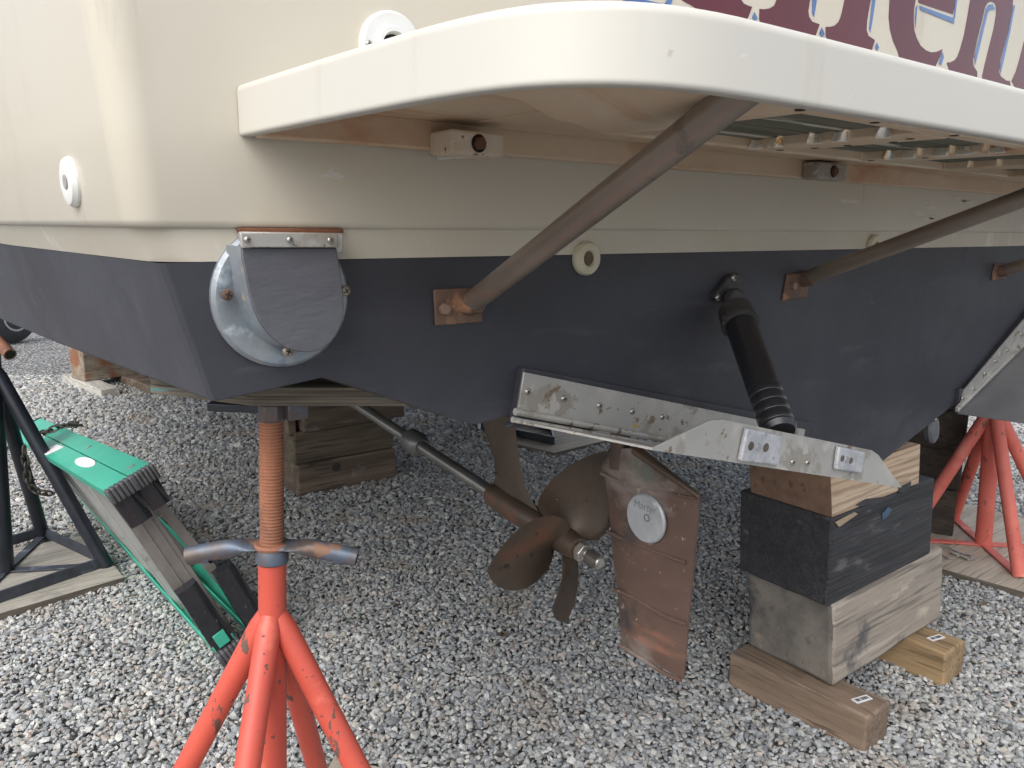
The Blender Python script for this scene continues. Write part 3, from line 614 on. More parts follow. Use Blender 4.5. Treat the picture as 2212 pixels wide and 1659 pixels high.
# mounting brackets on the flange
def bracket(x0, x1, y0, y1, Yb, m, label):
    a = at(x0, y0, 1, Yb); c = at(x1, y1, 1, Yb)
    b = B(); b.box(a.x, c.x, Yb, YT-.0265, c.z, a.z); o = b.obj('mounting_bracket', m, pl, bevel=.004, seg=3); o['label'] = label
    ce = (a+c)/2
    h = B(); h.lathe((ce.x, Yb-.0004, ce.z), (0, -1, 0), [(0, .0105), (.0005, .0103)], 20); h.obj('bolt_recess', HOLE, o)
    screw(HEXR, (ce.x, Yb+.0003, ce.z), (0, -1, 0), .0078, o, 'hex_bolt')
    return o
bracket(975, 1090, 277, 341, .775, CREAMBR, 'rust speckled cream bracket under the corner of the platform')
bracket(1771, 1829, 348, 391, .790, GREYBR, 'bare grey bracket under the middle of the platform')
b = B(); q0 = at(944, 332, 1, YT-.009); b.prism([(q0.x, YT-.009, 1.2375), (q0.x+.012, .79, 1.2375), (q0.x+.012, .79, 1.231), (q0.x, YT-.009, 1.229)], (.006, 0, 0)); b.obj('bracket_lug', WHITEP, pl)

# --- platform struts
def strut(X, zb, k, rr, plate, bolts, ytop, label=None, bolt_r=.0078, xtop=None):
    g = sub_empty('platform_strut', (X, YT, zb), boat, label)
    p0 = Vector((X, YT-.012, zb)); p1 = Vector((X if xtop is None else xtop, ytop, zb+(YT-.012-ytop)*k))
    d = (p1-p0).normalized(); b = B(); Lp = (p1-p0).length
    b.lathe(p0-d*.006, d, [(0, rr*.98), (.035, rr*1.02), (.04, rr), (Lp, rr)], 32); b.obj('pipe', STRUT, g, smooth=True)
    pc = [at(x, y, 1, YT-.0035) for x, y in plate]
    b = B(); b.prism([p+Vector((0, .004, 0)) for p in pc], (0, -.005, 0)); b.obj('base_plate', RUSTPL, g, bevel=.004, seg=2)
    b = B(); c_ = sum(pc, Vector())/4; b.lathe((X, YT-.004, zb-.002), (0, -1, .15), [(0, rr*1.12), (.014, rr*1.05), (.02, rr*.9)], 24); b.obj('foot_socket', RUSTPL, g, smooth=True)
    for x, y in bolts: screw(HEX, at(x, y, 1, YT-.005), (0, -1, 0), bolt_r, g, 'bolt')
strut(.588, 1.0535, .430, .0142, [(937, 625), (1040, 621), (1044, 696), (940, 704)], [(958, 667), (1032, 662)], .366, 'brown metal strut nearest the exhaust outlet', xtop=.510)
strut(1.362, 1.060, .40, .0142, [(1700, 592), (1750, 588), (1744, 643), (1690, 650)], [(1712, 617)], .375, 'brown metal strut beside the black cylinder', .0075)
strut(2.262, 1.050, .40, .0142, [(2150, 569), (2180, 569), (2172, 604), (2142, 606)], [], .375, 'third brown strut at the frame edge')

# --- trim tabs
tt = sub_empty('trim_tab', (1.0, YT, .8), boat, 'port trim tab with two zinc anodes')
def prism_px(P, Y, d, m, name, par, **k):
    b = B(); b.prism([at(x, y, 1, Y) for x, y in P], (0, d, 0)); return b.obj(name, m, par, **k)
prism_px([(1116, 789), (1745, 911), (1749, 930), (1732, 948), (1080, 918), (1098, 905)], YT+.002, -.016, PAINT, 'backing_board', tt, bevel=.003)
hp = prism_px([(1129, 803), (1737, 927), (1722, 1005), (1115, 893)], YT-.0145, -.003, STEEL, 'hinge_plate', tt, bevel=.0008)
for x, y in ((1140, 846), (1218, 861), (1295, 876), (1366, 889), (1431, 901)): screw(SCREW, at(x, y, 1, YT-.0178), (0, -1, 0), .0052, hp)
hl, hr = at(1113, 889, 1, YT-.022), at(1722, 1003, 1, YT-.022)
b = B(); b.tube(hl, hr, .0052, n=20); b.obj('hinge_barrel', STEEL, tt, smooth=True)
b = B(); b.tube(hl+Vector((-.004, .001, -.011)), hr+Vector((0, .001, -.011)), .0042, n=16); b.obj('hinge_barrel', STEEL, tt, smooth=True)
TY = .60
bl_, br_ = at(1409, 969, 1, TY), at(1947, 1051, 1, TY)
a0 = hl+Vector((-.004, 0, -.012)); a1 = hr+Vector((.0, 0, -.012))
b = B(); q = [a0, a1, br_, Vector((bl_.x, TY, bl_.z))]
up_ = (a1-a0).cross(q[3]-a0).normalized(); up_ = up_ if up_.z > 0 else -up_
b.prism([v-up_*.0018 for v in q], up_*.003); b.obj('drop_plate', STEEL, tt)
fl = prism_px([(1409, 969), (1532, 909), (1560, 906), (1884, 973), (1898, 983), (1947, 1051)], TY, .0035, STEEL, 'end_flange', tt, bevel=.0006)
for P in ([(1605, 922), (1683, 940), (1672, 1004), (1590, 994)], [(1804, 962), (1861, 975), (1851, 1021), (1797, 1012)]):
    an = prism_px(P, TY-.0005, -.008, ZINC, 'anode', tt, bevel=.003, seg=3)
    c_ = sum((at(x, y, 1, TY-.0086) for x, y in P), Vector())/4
    for sgn in (-1, 1):
        b = B(); b.lathe(c_+Vector((sgn*.017*(1 if P[0][0] < 1700 else .75), 0, -sgn*.004)), (0, -1, 0), [(0, .0062 if P[0][0] < 1700 else .005), (.0006, .006 if P[0][0] < 1700 else .0048)], 16); b.obj('bolt_hole', mat('anode_hole', (.15, .12, .09), (.07, .06, .05), 90, .8), an)
    b = B(); b.lathe(c_, (0, -1, 0), [(0, .0055), (.0012, .005)], 16); b.obj('anode_boss', ZINC2, an)
for x, y in ((1712, 998), (1744, 999)): screw(SCREW, at(x, y, 1, TY-.0003), (0, -1, 0), .0048, fl)
leaf = bpy.data.materials  # (no image data)
b = B(); p = at(1368, 945, 1, .68); b.prism([p+Vector((dx, dy, .012)) for dx, dy in ((0, 0), (.012, .003), (.018, .010), (.006, .008))], (0, 0, .001)); o = b.obj('dry_leaf', mat('dry_leaf', (.45, .30, .07), (.36, .22, .06), 80, .8), tt)
# starboard tab
t2 = sub_empty('trim_tab', (2.5, YT, .8), boat, 'starboard trim tab rising at the frame edge')
def ext(a, c, k): return (a[0]+(c[0]-a[0])*k, a[1]+(c[1]-a[1])*k)
prism_px([(2062, 838), (2078, 836), (2212+90, 657-100), (2212+90, 800-70), (2068, 893), (2058, 890)], YT+.002, -.015, PAINT, 'backing_board', t2, bevel=.003)
h2 = prism_px([(2080, 843), (2300, 582), (2290, 660), (2071, 882)], YT-.0135, -.003, STEEL, 'hinge_plate', t2)
for x, y in ((2079, 861), (2102, 840), (2127, 807), (2150, 780), (2175, 757), (2206, 722)): screw(SCREW, at(x, y, 1, YT-.0168), (0, -1, 0), .0058, h2)
g0, g1 = at(2072, 883, 1, YT-.024), at(2290, 667, 1, YT-.024)
b = B(); dd = (g1-g0).normalized(); b.hexa([g0+Vector((0, 0, -.010)), g1+Vector((0, 0, -.010)), g1+Vector((0, .010, -.010)), g0+Vector((0, .010, -.010)), g0, g1, g1+Vector((0, .010, .004)), g0+Vector((0, .010, .004))]); b.obj('hinge_barrel', STEEL, t2, bevel=.002)
l0 = at(2084, 893, 1, .80); l1 = l0+Vector((.02, -.24, -.004))
rr_ = (g1-g0)
b = B(); q = [g0+Vector((.004, .004, -.012)), g1+Vector((0, .004, -.012)), g1+Vector((0, -.235, -.014)), g0+Vector((.006, -.235, -.004))]
n_ = (q[1]-q[0]).cross(q[3]-q[0]).normalized(); b.prism(q, n_*.003); b.obj('drop_plate', mat('grey_tab_plate', (.27, .275, .285), (.21, .215, .225), 8, .5, metal=.35, spots=[((.15, .12, .09), 22, .70, .03, (.4, 1, 1), .8), ((.38, .38, .38), 40, .70, .03, I1, .7)]), t2)

# --- trim cylinder
tcx = sub_empty('trim_cylinder', (1.1, .82, 1.05), boat, 'black ribbed hydraulic cylinder leaning down to the port trim tab')
def r3(x, y, Y): return at((2200+x/3.0175)/1.4756, (850+y/3.0175)/1.4756, 1, Y)
b = B(); b.prism([r3(x, y, YT+.001) for x, y in ((345, 70), (400, 62), (450, 85), (462, 160), (460, 345), (400, 345), (230, 330), (180, 305), (175, 270), (215, 220), (300, 110))], (0, -.014, 0)); b.obj('hull_bracket', CAST, tcx, bevel=.004, seg=3)
screw(SCREW, r3(418, 108, YT-.014), (0, -1, 0), .0062, tcx); screw(SCREW, r3(265, 297, YT-.014), (0, -1, 0), .0062, tcx)
b = B(); b.prism([r3(x, y, .832) for x, y in ((350, 215), (400, 205), (440, 235), (470, 350), (340, 400), (300, 310))], (0, -.018, 0)); b.obj('clevis', CAST, tcx, bevel=.004, seg=2)
c1 = r3(440, 420, .805); c2 = r3(800, 1400, .655)
c1 = r3(425, 400, .815); c2 = r3(846, 1545, .640)
d = (c2-c1); Lc = d.length; d.normalize()
b = B(); b.lathe(c1, d, [(-.004, .010), (0, .023), (.005, .0285), (.034, .0300), (.036, .0315), (.041, .0315), (.042, .027)], 32); b.obj('end_cap', CAST, tcx, smooth=True)
b = B(); b.lathe(c1+Vector((-.010, .0, -.004)), d, [(.006, .012), (.010, .020), (.034, .021), (.036, .012)], 20); b.obj('hose_port', BLKPL, tcx, smooth=True)
pr = [(.038, .0248), (.055, .0252), (Lc*.71, .0254)]
t = Lc*.72
for k in range(4):
    pr += [(t, .0254), (t+.0015, .0262), (t+.0160, .0260), (t+.017, .0252)]; t += .018
pr += [(t+.003, .0265), (t+.011, .022), (t+.015, .010)]
b = B(); b.lathe(c1, d, pr, 36); b.obj('cylinder_body', BLKPL, tcx, smooth=True, ang=40)

# --- small hull anode near the keel
b = B(); b.lathe(at(2012, 926, 1, YT+.035), (.25, -1, .12), [(-.012, .030), (0, .038), (.008, .036), (.014, .026), (.016, .008)], 32); o = b.obj('hull_anode', mat('painted_anode', (.15, .155, .17), (.11, .115, .13), 30, .55, spots=[((.22, .22, .23), 40, .64, .06, I1, None)]), boat, smooth=True)
screw(SCREW, at(2021, 906, 1, YT+.018), (.25, -1, .12), .006, o)

# --- underwater gear
PX = .90
def shz(Y): return .588+.128*(Y-.93)
b = B(); b.tube((PX, .905, shz(.905)), (PX, 2.6, shz(2.6)), .0135, n=28); sh = b.obj('propeller_shaft', SHAFT, boat, smooth=True)
b = B(); ca = Vector((PX, 1.545, shz(1.545))); dv = Vector((0, -1, -.128)).normalized(); b.lathe(ca, dv, [(0, .014), (.004, .022), (.014, .027), (.045, .028), (.058, .024), (.064, .017)], 32); cl = b.obj('shaft_collar', mat('dull_collar', (.17, .17, .17), (.10, .10, .10), 20, .4, metal=.5), sh, smooth=True)
# strut bracket: swept blade and bossed barrel
g = sub_empty('shaft_bracket', (PX, 1.2, .75), boat)
sec = []
tops = (1.285, 1.155, .86); bots = (1.235, 1.115, .655)
def blade_sec(y0, y1, z, th, n=8):
    V = []
    for k in range(n):
        t = k/(n-1); y = y0+(y1-y0)*t; V.append((PX-th*math.sin(math.pi*t)**.6 if 0 < t < 1 else PX-.0008, y, z))
    for k in range(n-2, 0, -1):
        t = k/(n-1); y = y0+(y1-y0)*t; V.append((PX+th*math.sin(math.pi*t)**.6, y, z))
    return V
def at_x(x, y): p = at(x, y, 0, PX); return p.y, p.z
rows = []
for (xl, xr, yy) in ((1030, 1112, 880), (1041, 1115, 920), (1054, 1120, 960), (1067, 1126, 1000), (1074, 1134, 1032), (1066, 1148, 1060), (1055, 1166, 1082), (1058, 1182, 1100)):
    yl, zl = at_x(xl, yy); yr, zr = at_x(xr, yy)
    rows.append(blade_sec(yl, yr, (zl+zr)/2, .009))
V = [v for r in rows for v in r]; n_ = len(rows[0])
Fc = [(j*n_+k, j*n_+(k+1) % n_, (j+1)*n_+(k+1) % n_, (j+1)*n_+k) for j in range(len(rows)-1) for k in range(n_)]+[tuple(range(n_)), tuple((len(rows)-1)*n_+k for k in range(n_))[::-1]]
mesh('bracket_blade', V, Fc, BRONZE, g, smooth=True, ang=70)
b = B(); b.lathe((PX, 1.205, shz(1.205)), dv, [(-.014, .016), (-.008, .022), (.02, .0275), (.09, .0275), (.13, .024), (.150, .020), (.152, .016)], 32); b.obj('bearing_barrel', BRONZE, g, smooth=True)
# propeller
pg = sub_empty('propeller', (PX, .985, shz(.985)), boat, 'three bladed bronze propeller')
hc = Vector((PX, 1.0, shz(1.0)))
b = B(); b.lathe(hc-dv*.030, dv, [(0, .021), (.012, .0245), (.045, .0245), (.072, .020), (.074, .016)], 32); b.obj('hub', BRONZE, pg, smooth=True)
b = B(); b.lathe(hc+dv*.048, dv, [(0, .0185), (.013, .0185), (.014, .017)], 6); b.lathe(hc+dv*.062, dv, [(0, .0155), (.008, .0155), (.009, .014)], 6, start=.5); b.obj('lock_nut', STEEL2, pg, bevel=.0012)
b = B(); prf = []
for k in range(9): prf += [(k*.0035, .0105), (k*.0035+.0017, .0092)]
b.lathe(hc+dv*.070, dv, prf, 20); b.obj('shaft_thread', STEEL2, pg, smooth=True, ang=20)
upb = Vector((0, -dv.z, dv.y)); upb = upb if upb.z > 0 else -upb
sdx = Vector((1, 0, 0))
def blade(ang, R=.172, W=.148, PI_=.3, hand=1):
    e1 = sdx*math.sin(ang)+upb*math.cos(ang); e2 = sdx*math.cos(ang)-upb*math.sin(ang)   # radial, tangential
    nr, nc = 15, 11; V = []
    for side in (0, 1):
        for i in range(nr):
            t = i/(nr-1); r = .020+(R-.020)*t
            wd = .034+.098*math.sin(math.pi*min(1, t*1.02)**.85)**.9 if t < 1 else .012
            wd = .042*(1-t)+W*math.sin(math.pi*min(1, .04+.965*t))**.80+.002
            skew = -.006*math.sin(t*math.pi)
            pit = math.atan2(PI_/(2*math.pi), r)     # pitch angle at this radius
            th = .0050*(1-t)+.0008
            for k in range(nc):
                s_ = k/(nc-1)-.5; c_ = s_*wd+skew
                a = c_*math.cos(pit)/max(r, .03)
                rad = e1*math.cos(a)+e2*math.sin(a)
                ax = hand*c_*math.sin(pit)
                edge = (1-(2*abs(s_))**2.5)*th
                V.append(hc+rad*r+dv*(ax+(edge if side else -edge)*.6+.010*t))
    Fc = []; m = nr*nc
    for i in range(nr-1):
        for k in range(nc-1):
            a = i*nc+k; Fc += [(a, a+1, a+nc+1, a+nc), (m+a, m+a+nc, m+a+nc+1, m+a+1)]
    for k in range(nc-1):
        a = (nr-1)*nc+k; Fc.append((a, a+1, m+a+1, m+a)); Fc.append((k, m+k, m+k+1, k+1))
    for i in range(nr-1):
        for k in (0, nc-1): a = i*nc+k; Fc.append((a, a+nc, m+a+nc, m+a))
    o = mesh('blade', V, Fc, BRONZE, pg, smooth=True, ang=80); return o
PROP_A0 = math.radians(43)
for k, R_k, W_k, P_k in ((29, .183, .135, .28), (-93, .176, .150, .08), (171, .180, .135, .40)): blade(math.radians(k), R_k, W_k, P_k)
# rudder
rg = sub_empty('rudder', (PX, .8, .6), boat, 'brown bronze rudder blade with ridges')
def rp(x, y): return at((1500+x/1.659)/1.4756, (1200+y/1.659)/1.4756, 0, PX)
def rudder():
    # rows: leading and trailing edge in photo survey, thickness
    rowsR = [((738, 375), (880, 378), .012), ((722, 415), (950, 440), .012), ((694, 440), (1010, 490), .012), ((694, 482), (1110, 565), .011), ((712, 540), (1212, 636), .010), ((728, 640), (1205, 740), .0095), ((742, 810), (1186, 950), .009), ((755, 960), (1172, 1110), .0085), ((775, 1120), (1152, 1305), .008), ((788, 1270), (1142, 1450), .0075), ((800, 1405), (1128, 1600), .006)]
    n = 9; rows = []
    for a, c, th in rowsR:
        p, q = rp(*a), rp(*c); L1 = []; L2 = []
        for k in range(n):
            t = k/(n-1); prof = (math.sin(math.pi*min(.5, t*1.6)) if t < .31 else 1-.82*((t-.31)/.69)**1.2)*th
            v = p.lerp(q, t); L1.append(v+Vector((-prof-.0006, 0, 0))); L2.append(v+Vector((prof+.0006, 0, 0)))
        rows.append(L1+L2[::-1])
    V = [v for r in rows for v in r]; m = 2*n
    Fc = [(j*m+k, j*m+(k+1) % m, (j+1)*m+(k+1) % m, (j+1)*m+k) for j in range(len(rows)-1) for k in range(m)]+[tuple(range(m)), tuple((len(rows)-1)*m+k for k in range(m))[::-1]]
    mesh('rudder_blade', V, Fc, COPPER, rg, smooth=True, ang=60)
rudder()
for P, r in (([(712, 505), (760, 532), (820, 553), (900, 575), (990, 596), (1100, 622), (1200, 643)], .0028), ([(742, 812), (800, 842), (860, 868), (930, 895), (1000, 924), (1080, 956), (1150, 982)], .0036), ([(775, 1122), (820, 1134), (870, 1158), (920, 1190), (980, 1228), (1050, 1268), (1148, 1306)], .0034), ([(803, 1410), (860, 1446), (930, 1492), (1000, 1540), (1060, 1576), (1122, 1602)], .0036)):
    b = B(); pts = []
    for x, y in P: v = rp(x, y); tt_ = (x-740)/430; v.x -= .009*(1-.6*tt_); pts.append(v)
    b.path(pts, r, 10); b.obj('ridge', COPPER if r < .0037 else RUB, rg, smooth=True)
b = B(); q = [rp(738, 372), rp(880, 374), rp(1215, 632), rp(1000, 600), rp(800, 530), rp(694, 470), rp(694, 440)]
b = B(); t0 = rp(870, 372); t1 = rp(1214, 632)
b.hexa([t0+Vector((-.010, 0, -.010)), t1+Vector((-.004, 0, -.006)), t1+Vector((.004, 0, -.006)), t0+Vector((.010, 0, -.010)), t0+Vector((-.010, 0, .002)), t1+Vector((-.004, 0, .002)), t1+Vector((.004, 0, .002)), t0+Vector((.010, 0, .002))]); b.obj('top_edge', BRONZE, rg, bevel=.003)
p = rp(790, 372); b = B(); b.lathe((PX, p.y, .865), (0, 0, -1), [(0, .021), (.03, .021), (.032, .016), (.10, .016)], 24); b.obj('rudder_post', BRONZE, rg, smooth=True)
ac = rp(952, 742); ac.x -= .0085
b = B(); b.lathe(ac, (-1, 0, .0), [(0, .0400), (.003, .0400), (.0055, .0375), (.006, .008)], 44); an = b.obj('anode', ZINC2, rg, smooth=True)
b = B(); b.lathe(ac+Vector((-.0055, -.005, .003)), (-1, 0, 0), [(0, .0062), (.0012, .0058), (.0013, .0045), (.0002, .0042)], 20); b.obj('anode_bolt', mat('bolt_ring', (.22, .21, .2), (.12, .12, .12), 60, .5, metal=.5), an, smooth=True)
tx = bpy.data.curves.new('anode_text', 'FONT'); tx.body = 'Martyr'; tx.size = .017; tx.extrude = .0003; tx.align_x = 'CENTER'
to = bpy.data.objects.new('tmp', tx); COL.objects.link(to); dg = bpy.context.evaluated_depsgraph_get(); tme = bpy.data.meshes.new_from_object(to.evaluated_get(dg)); bpy.data.objects.remove(to)
tme.materials.clear(); tme.materials.append(mat('stamped_mark', (.25, .26, .27), (.21, .22, .23), 60, .6))
R_ = Matrix(((0, 0, -1, 0), (-1, 0, 0, 0), (0, 1, 0, 0), (0, 0, 0, 1)))
tme.transform(Matrix.Translation(ac+Vector((-.0062, 0, .014))) @ Matrix.Rotation(math.radians(0), 4, 'X') @ R_)
lt = bpy.data.objects.new('stamped_lettering', tme); link(lt, an)

# ================================================================== BLOCKING
def block(name, N0, N1, X1b, X1t, dep, m, label, group=None, z0=0, z1=.1, bevel=.004, yaw=0, cat='block', mats=None, fm=None):
    """near-left corner at N0 (bottom) / N1 (top), right end X1b/X1t, depth dep"""
    b = B(); y0b, y0t = N0[1], N1[1]; k = math.tan(yaw)
    c = [(N0[0], y0b, z0), (X1b, y0b+(X1b-N0[0])*k, z0), (X1b, y0b+(X1b-N0[0])*k+dep, z0), (N0[0], y0b+dep, z0),
         (N1[0], y0t, z1), (X1t, y0t+(X1t-N1[0])*k, z1), (X1t, y0t+(X1t-N1[0])*k+dep, z1), (N1[0], y0t+dep, z1)]
    b.hexa(c); o = mesh(name, b.V, b.F, m, None, bevel=bevel, seg=2, mats=mats, fm=fm); tag(o, label, cat, group)
    return o
def aged(o, amt=.004, n=5, seed=0):
    """roughen a timber: subdivide and push vertices so its edges are worn, its faces slightly uneven"""
    me = o.data; bm = bmesh.new(); bm.from_mesh(me)
    bmesh.ops.subdivide_edges(bm, edges=bm.edges[:], cuts=n, use_grid_fill=True)
    r = random.Random(seed); from mathutils import noise as nz
    for v in bm.verts:
        d = nz.noise_vector(v.co*9+Vector((seed*3.3, 0, 0))); e = nz.noise_vector(v.co*28+Vector((0, seed*2.1, 0)))
        v.co += d*amt*.8+e*amt*.5
    bm.to_mesh(me); bm.free(); me.update()
GK = 'timbers and blocks stacked under the keel at the stern'
def timber(name, X0, X1, Y0, Y1, z0, z1, m, label, sh=0, group=GK):
    b = B(); b.hexa([(X0, Y0, z0), (X1, Y0, z0), (X1+sh, Y1, z0), (X0+sh, Y1, z0), (X0, Y0, z1), (X1, Y0, z1), (X1+sh, Y1, z1), (X0+sh, Y1, z1)])
    o = b.obj(name, m, None, bevel=.006, seg=2); tag(o, label, 'timber', group); aged(o, .0025, 4, int(X0*100)); return o
T1 = timber('timber', 1.590, 1.692, .744, 1.10, -.004, .092, W_BROWN, 'brown square timber lying on the gravel under the near end of the keel stack', -.02)
T2 = timber('timber', 2.005, 2.118, .758, 1.13, -.004, .092, W_YEL, 'yellow square timber lying on the gravel under the far end of the keel stack', -.02)
def sticker(x, y, z, ax, ay, par):
    b = B(); b.hexa([(x, y, z-.001), (x+ax[0], y+ax[1], z-.001), (x+ax[0]+ay[0], y+ax[1]+ay[1], z-.001), (x+ay[0], y+ay[1], z-.001), (x, y, z+.0006), (x+ax[0], y+ax[1], z+.0006), (x+ax[0]+ay[0], y+ax[1]+ay[1], z+.0006), (x+ay[0], y+ay[1], z+.0006)])
    o = b.obj('label_sticker', LABELW, par)
    r = random.Random(3); b = B(); t = .12
    while t < .88:
        wd = r.uniform(.015, .06); h0, h1 = (.25, .75)
        if .36 < t < .42: t += .06; continue
        A = lambda u, v: (x+ax[0]*u+ay[0]*v, y+ax[1]*u+ay[1]*v)
        q = [A(t, h0), A(t+wd, h0), A(t+wd, h1), A(t, h1)]; b.hexa([(a, c, z+.0004) for a, c in q]+[(a, c, z+.0011) for a, c in q]); t += wd+r.uniform(.015, .035)
    b.obj('print', INK, o)
s0 = at(1852, 1520, 2, .0935); sticker(s0.x, s0.y, .0938, (.046, -.012), (.004, .018), T1)
s0 = at(2015, 1385, 2, .0935); sticker(s0.x, s0.y, .0938, (.046, -.012), (.004, .018), T2)
def P1(x, y): return at(x, y, 1, YT)
g0, g1 = P1(1800, 1488), P1(1797.7, 1308)
gb = block('wood_block', (g0.x, YT), (g1.x, YT), P1(2031, 1350).x, P1(2039, 1193).x, .235, W_GREY, 'big grey weathered block resting on the two bottom timbers', GK, g0.z+.002, g1.z, .012, mats=[W_GREY, W_GREYEND], fm=[0, 0, 0, 0, 0, 1]); aged(gb, .006, 6, 2)
k0, k1 = P1(1790, 1304), P1(1798, 1121)
kb = block('wood_block', (k0.x, YT), (k1.x, YT), P1(2012, 1188).x, P1(2018, 1047).x, .24, W_BLACK, 'black painted block in the middle of the keel stack', GK, g1.z+.001, k1.z, .006); aged(kb, .004, 6, 3)
f0, f1 = P1(1800, 1114), P1(1798, 1014)
fb = block('wood_block', (f0.x, YT+.002), (f1.x, YT+.002), P1(1988, 1037).x, P1(1990, 966).x, .21, W_FIR, 'striped raw fir block on top of the keel stack touching the hull', GK, k1.z+.001, .636, .0025,
           mats=[W_FIR, W_FIREND], fm=[0, 0, 0, 0, 0, 1]); 
# blue and bare patches of old paint on the black block's edge
for P, m in (([(1905, 1110), (1918, 1095), (1926, 1100), (1915, 1118), (1906, 1122)], mat('blue_smear', (.07, .13, .21), (.05, .085, .13), 90, .8)), ([(1803, 1128), (1845, 1106), (1852, 1110), (1812, 1138)], mat('bare_wood_chip', (.42, .33, .22), (.33, .25, .16), 90, .8))):
    b = B(); b.prism([at(x, y, 1, YT-.003) for x, y in P], (0, -.0012, 0)); b.obj('paint_patch', m, kb)
for P in ([(1880, 1130), (1860, 1121), (1862, 1116), (1905, 1104), (1935, 1098), (1940, 1102), (1915, 1117)],): pass
for P in ([(1848, 1103), (1870, 1090), (1912, 1085), (1935, 1076), (1930, 1086), (1900, 1097), (1860, 1106)], [(1942, 1052), (1968, 1040), (1966, 1052), (1950, 1064), (1940, 1062)]):
    b = B(); b.prism([at(x, y-12 if x < 1940 else y, 1, YT+.0005) for x, y in P], (0, -.001, 0)); b.obj('black_smear', INK, fb)

GU = 'blocks stacked under the middle of the hull'
ux = 1.262
for i, (x0, x1, y0, z0, z1, m, lab) in enumerate(((1.262, 1.742, 3.10, -.01, .140, W_OLD, 'knotty brown block lowest of the pile behind the screw jack'), (1.258, 1.738, 3.11, .141, .283, W_OLD2, 'olive brown block in the middle of the pile behind the screw jack'),
                                             (1.292, 1.79, 3.09, .284, .430, W_OLD, 'scarred block third up in the pile behind the screw jack'), (1.30, 1.79, 3.11, .431, .60, W_OLD2, 'block touching the hull on the pile behind the screw jack'))):
    o = block('wood_block', (x0, y0), (x0+.004, y0), x1, x1-.004, .20, m, lab, GU, z0, z1, .008); aged(o, .005, 4, 10+i)
b = B()
for x, y, r in ((727, 1009, .020), (673, 1002, .009)): b.lathe(at(x, y, 1, 3.098), (0, -1, 0), [(0, r), (.002, r*.9)], 14)
b.obj('knot', mat('dark_knot', (.03, .026, .024), (.05, .04, .03), 60, .8), bpy.data.objects['wood_block.003'])
b = B(); b.box(1.24, 1.275, 3.12, 3.28, .27, .43); o = b.obj('wood_wedge', W_OLD, None, bevel=.004); tag(o, 'grey wood wedge against the left end of the pile behind the screw jack', 'wedge')

GF = 'timbers of the blocking far off under the bow'
def plank(P0, P1_, wd, h, z0, m, lab, name='timber', grp=GF):
    P0 = Vector((*P0, 0)); P1_ = Vector((*P1_, 0)); d = (P1_-P0).normalized(); n = Vector((-d.y, d.x, 0))*wd
    b = B(); q = [P0, P1_, P1_+n, P0+n]; q = [v.copy() for v in q]
    b.hexa([(v.x, v.y, z0) for v in q]+[(v.x, v.y, z0+h) for v in q]); o = b.obj(name, m, None, bevel=.006, seg=2); tag(o, lab, 'timber' if name == 'timber' else 'block', grp); aged(o, .004, 3, int(h*1000)+int(P0.x*10)); return o
plank((1.125, 5.79), (1.01, 6.55), .12, .060, -.005, W_PALE, 'pale grey flat plank on the gravel under the left end of the far blocking')
pp = at(327, 846, 2, 0)
plank((pp.x+.10, pp.y-.06), (pp.x-.02, pp.y+.7), .13, .065, -.005, W_OLD, 'dark flat plank on the gravel under the hull behind the ladder')
plank((.975, 6.12), (1.9, 6.35), .22, .225, .056, W_RUSTY, 'rust stained block lying across the far planks', 'wood_block')
plank((.985, 6.14), (1.9, 6.37), .20, .16, .283, W_TAR, 'dark block on top of the far rust stained block', 'wood_block')
plank((.99, 6.15), (1.9, 6.38), .20, .16, .445, W_OLD2, 'brown topmost block of the far pile under the hull', 'wood_block')

GR = 'dark blocks piled under the starboard side'
Rb = Vector((3.035, 1.180, 0)); u = Vector((-.45, .89, 0)); n_ = Vector((.89, .45, 0))
for i, (z0, z1, s_) in enumerate(((.0, .176, 0), (.177, .332, .006), (.333, .478, -.004), (.479, .66, .008))):
    P0 = Rb+n_*s_; b = B(); q = [P0, P0+n_*.20, P0+n_*.20+u*.5, P0+u*.5]
    sh = Vector((.02*i, 0, 0)); q = [v+sh*.3 for v in q]
    b.hexa([(v.x, v.y, z0+.018) for v in q]+[(v.x, v.y, z1+.018) for v in q]); o = b.obj('wood_block', W_TAR, None, bevel=.006, seg=2)
    tag(o, ['lowest dark block of the pile beside the faded red stand', 'second dark block up beside the faded red stand', 'third dark block up beside the faded red stand', 'uppermost dark block under the hull beside the faded red stand'][i], 'block', GR); aged(o, .004, 4, 20+i)

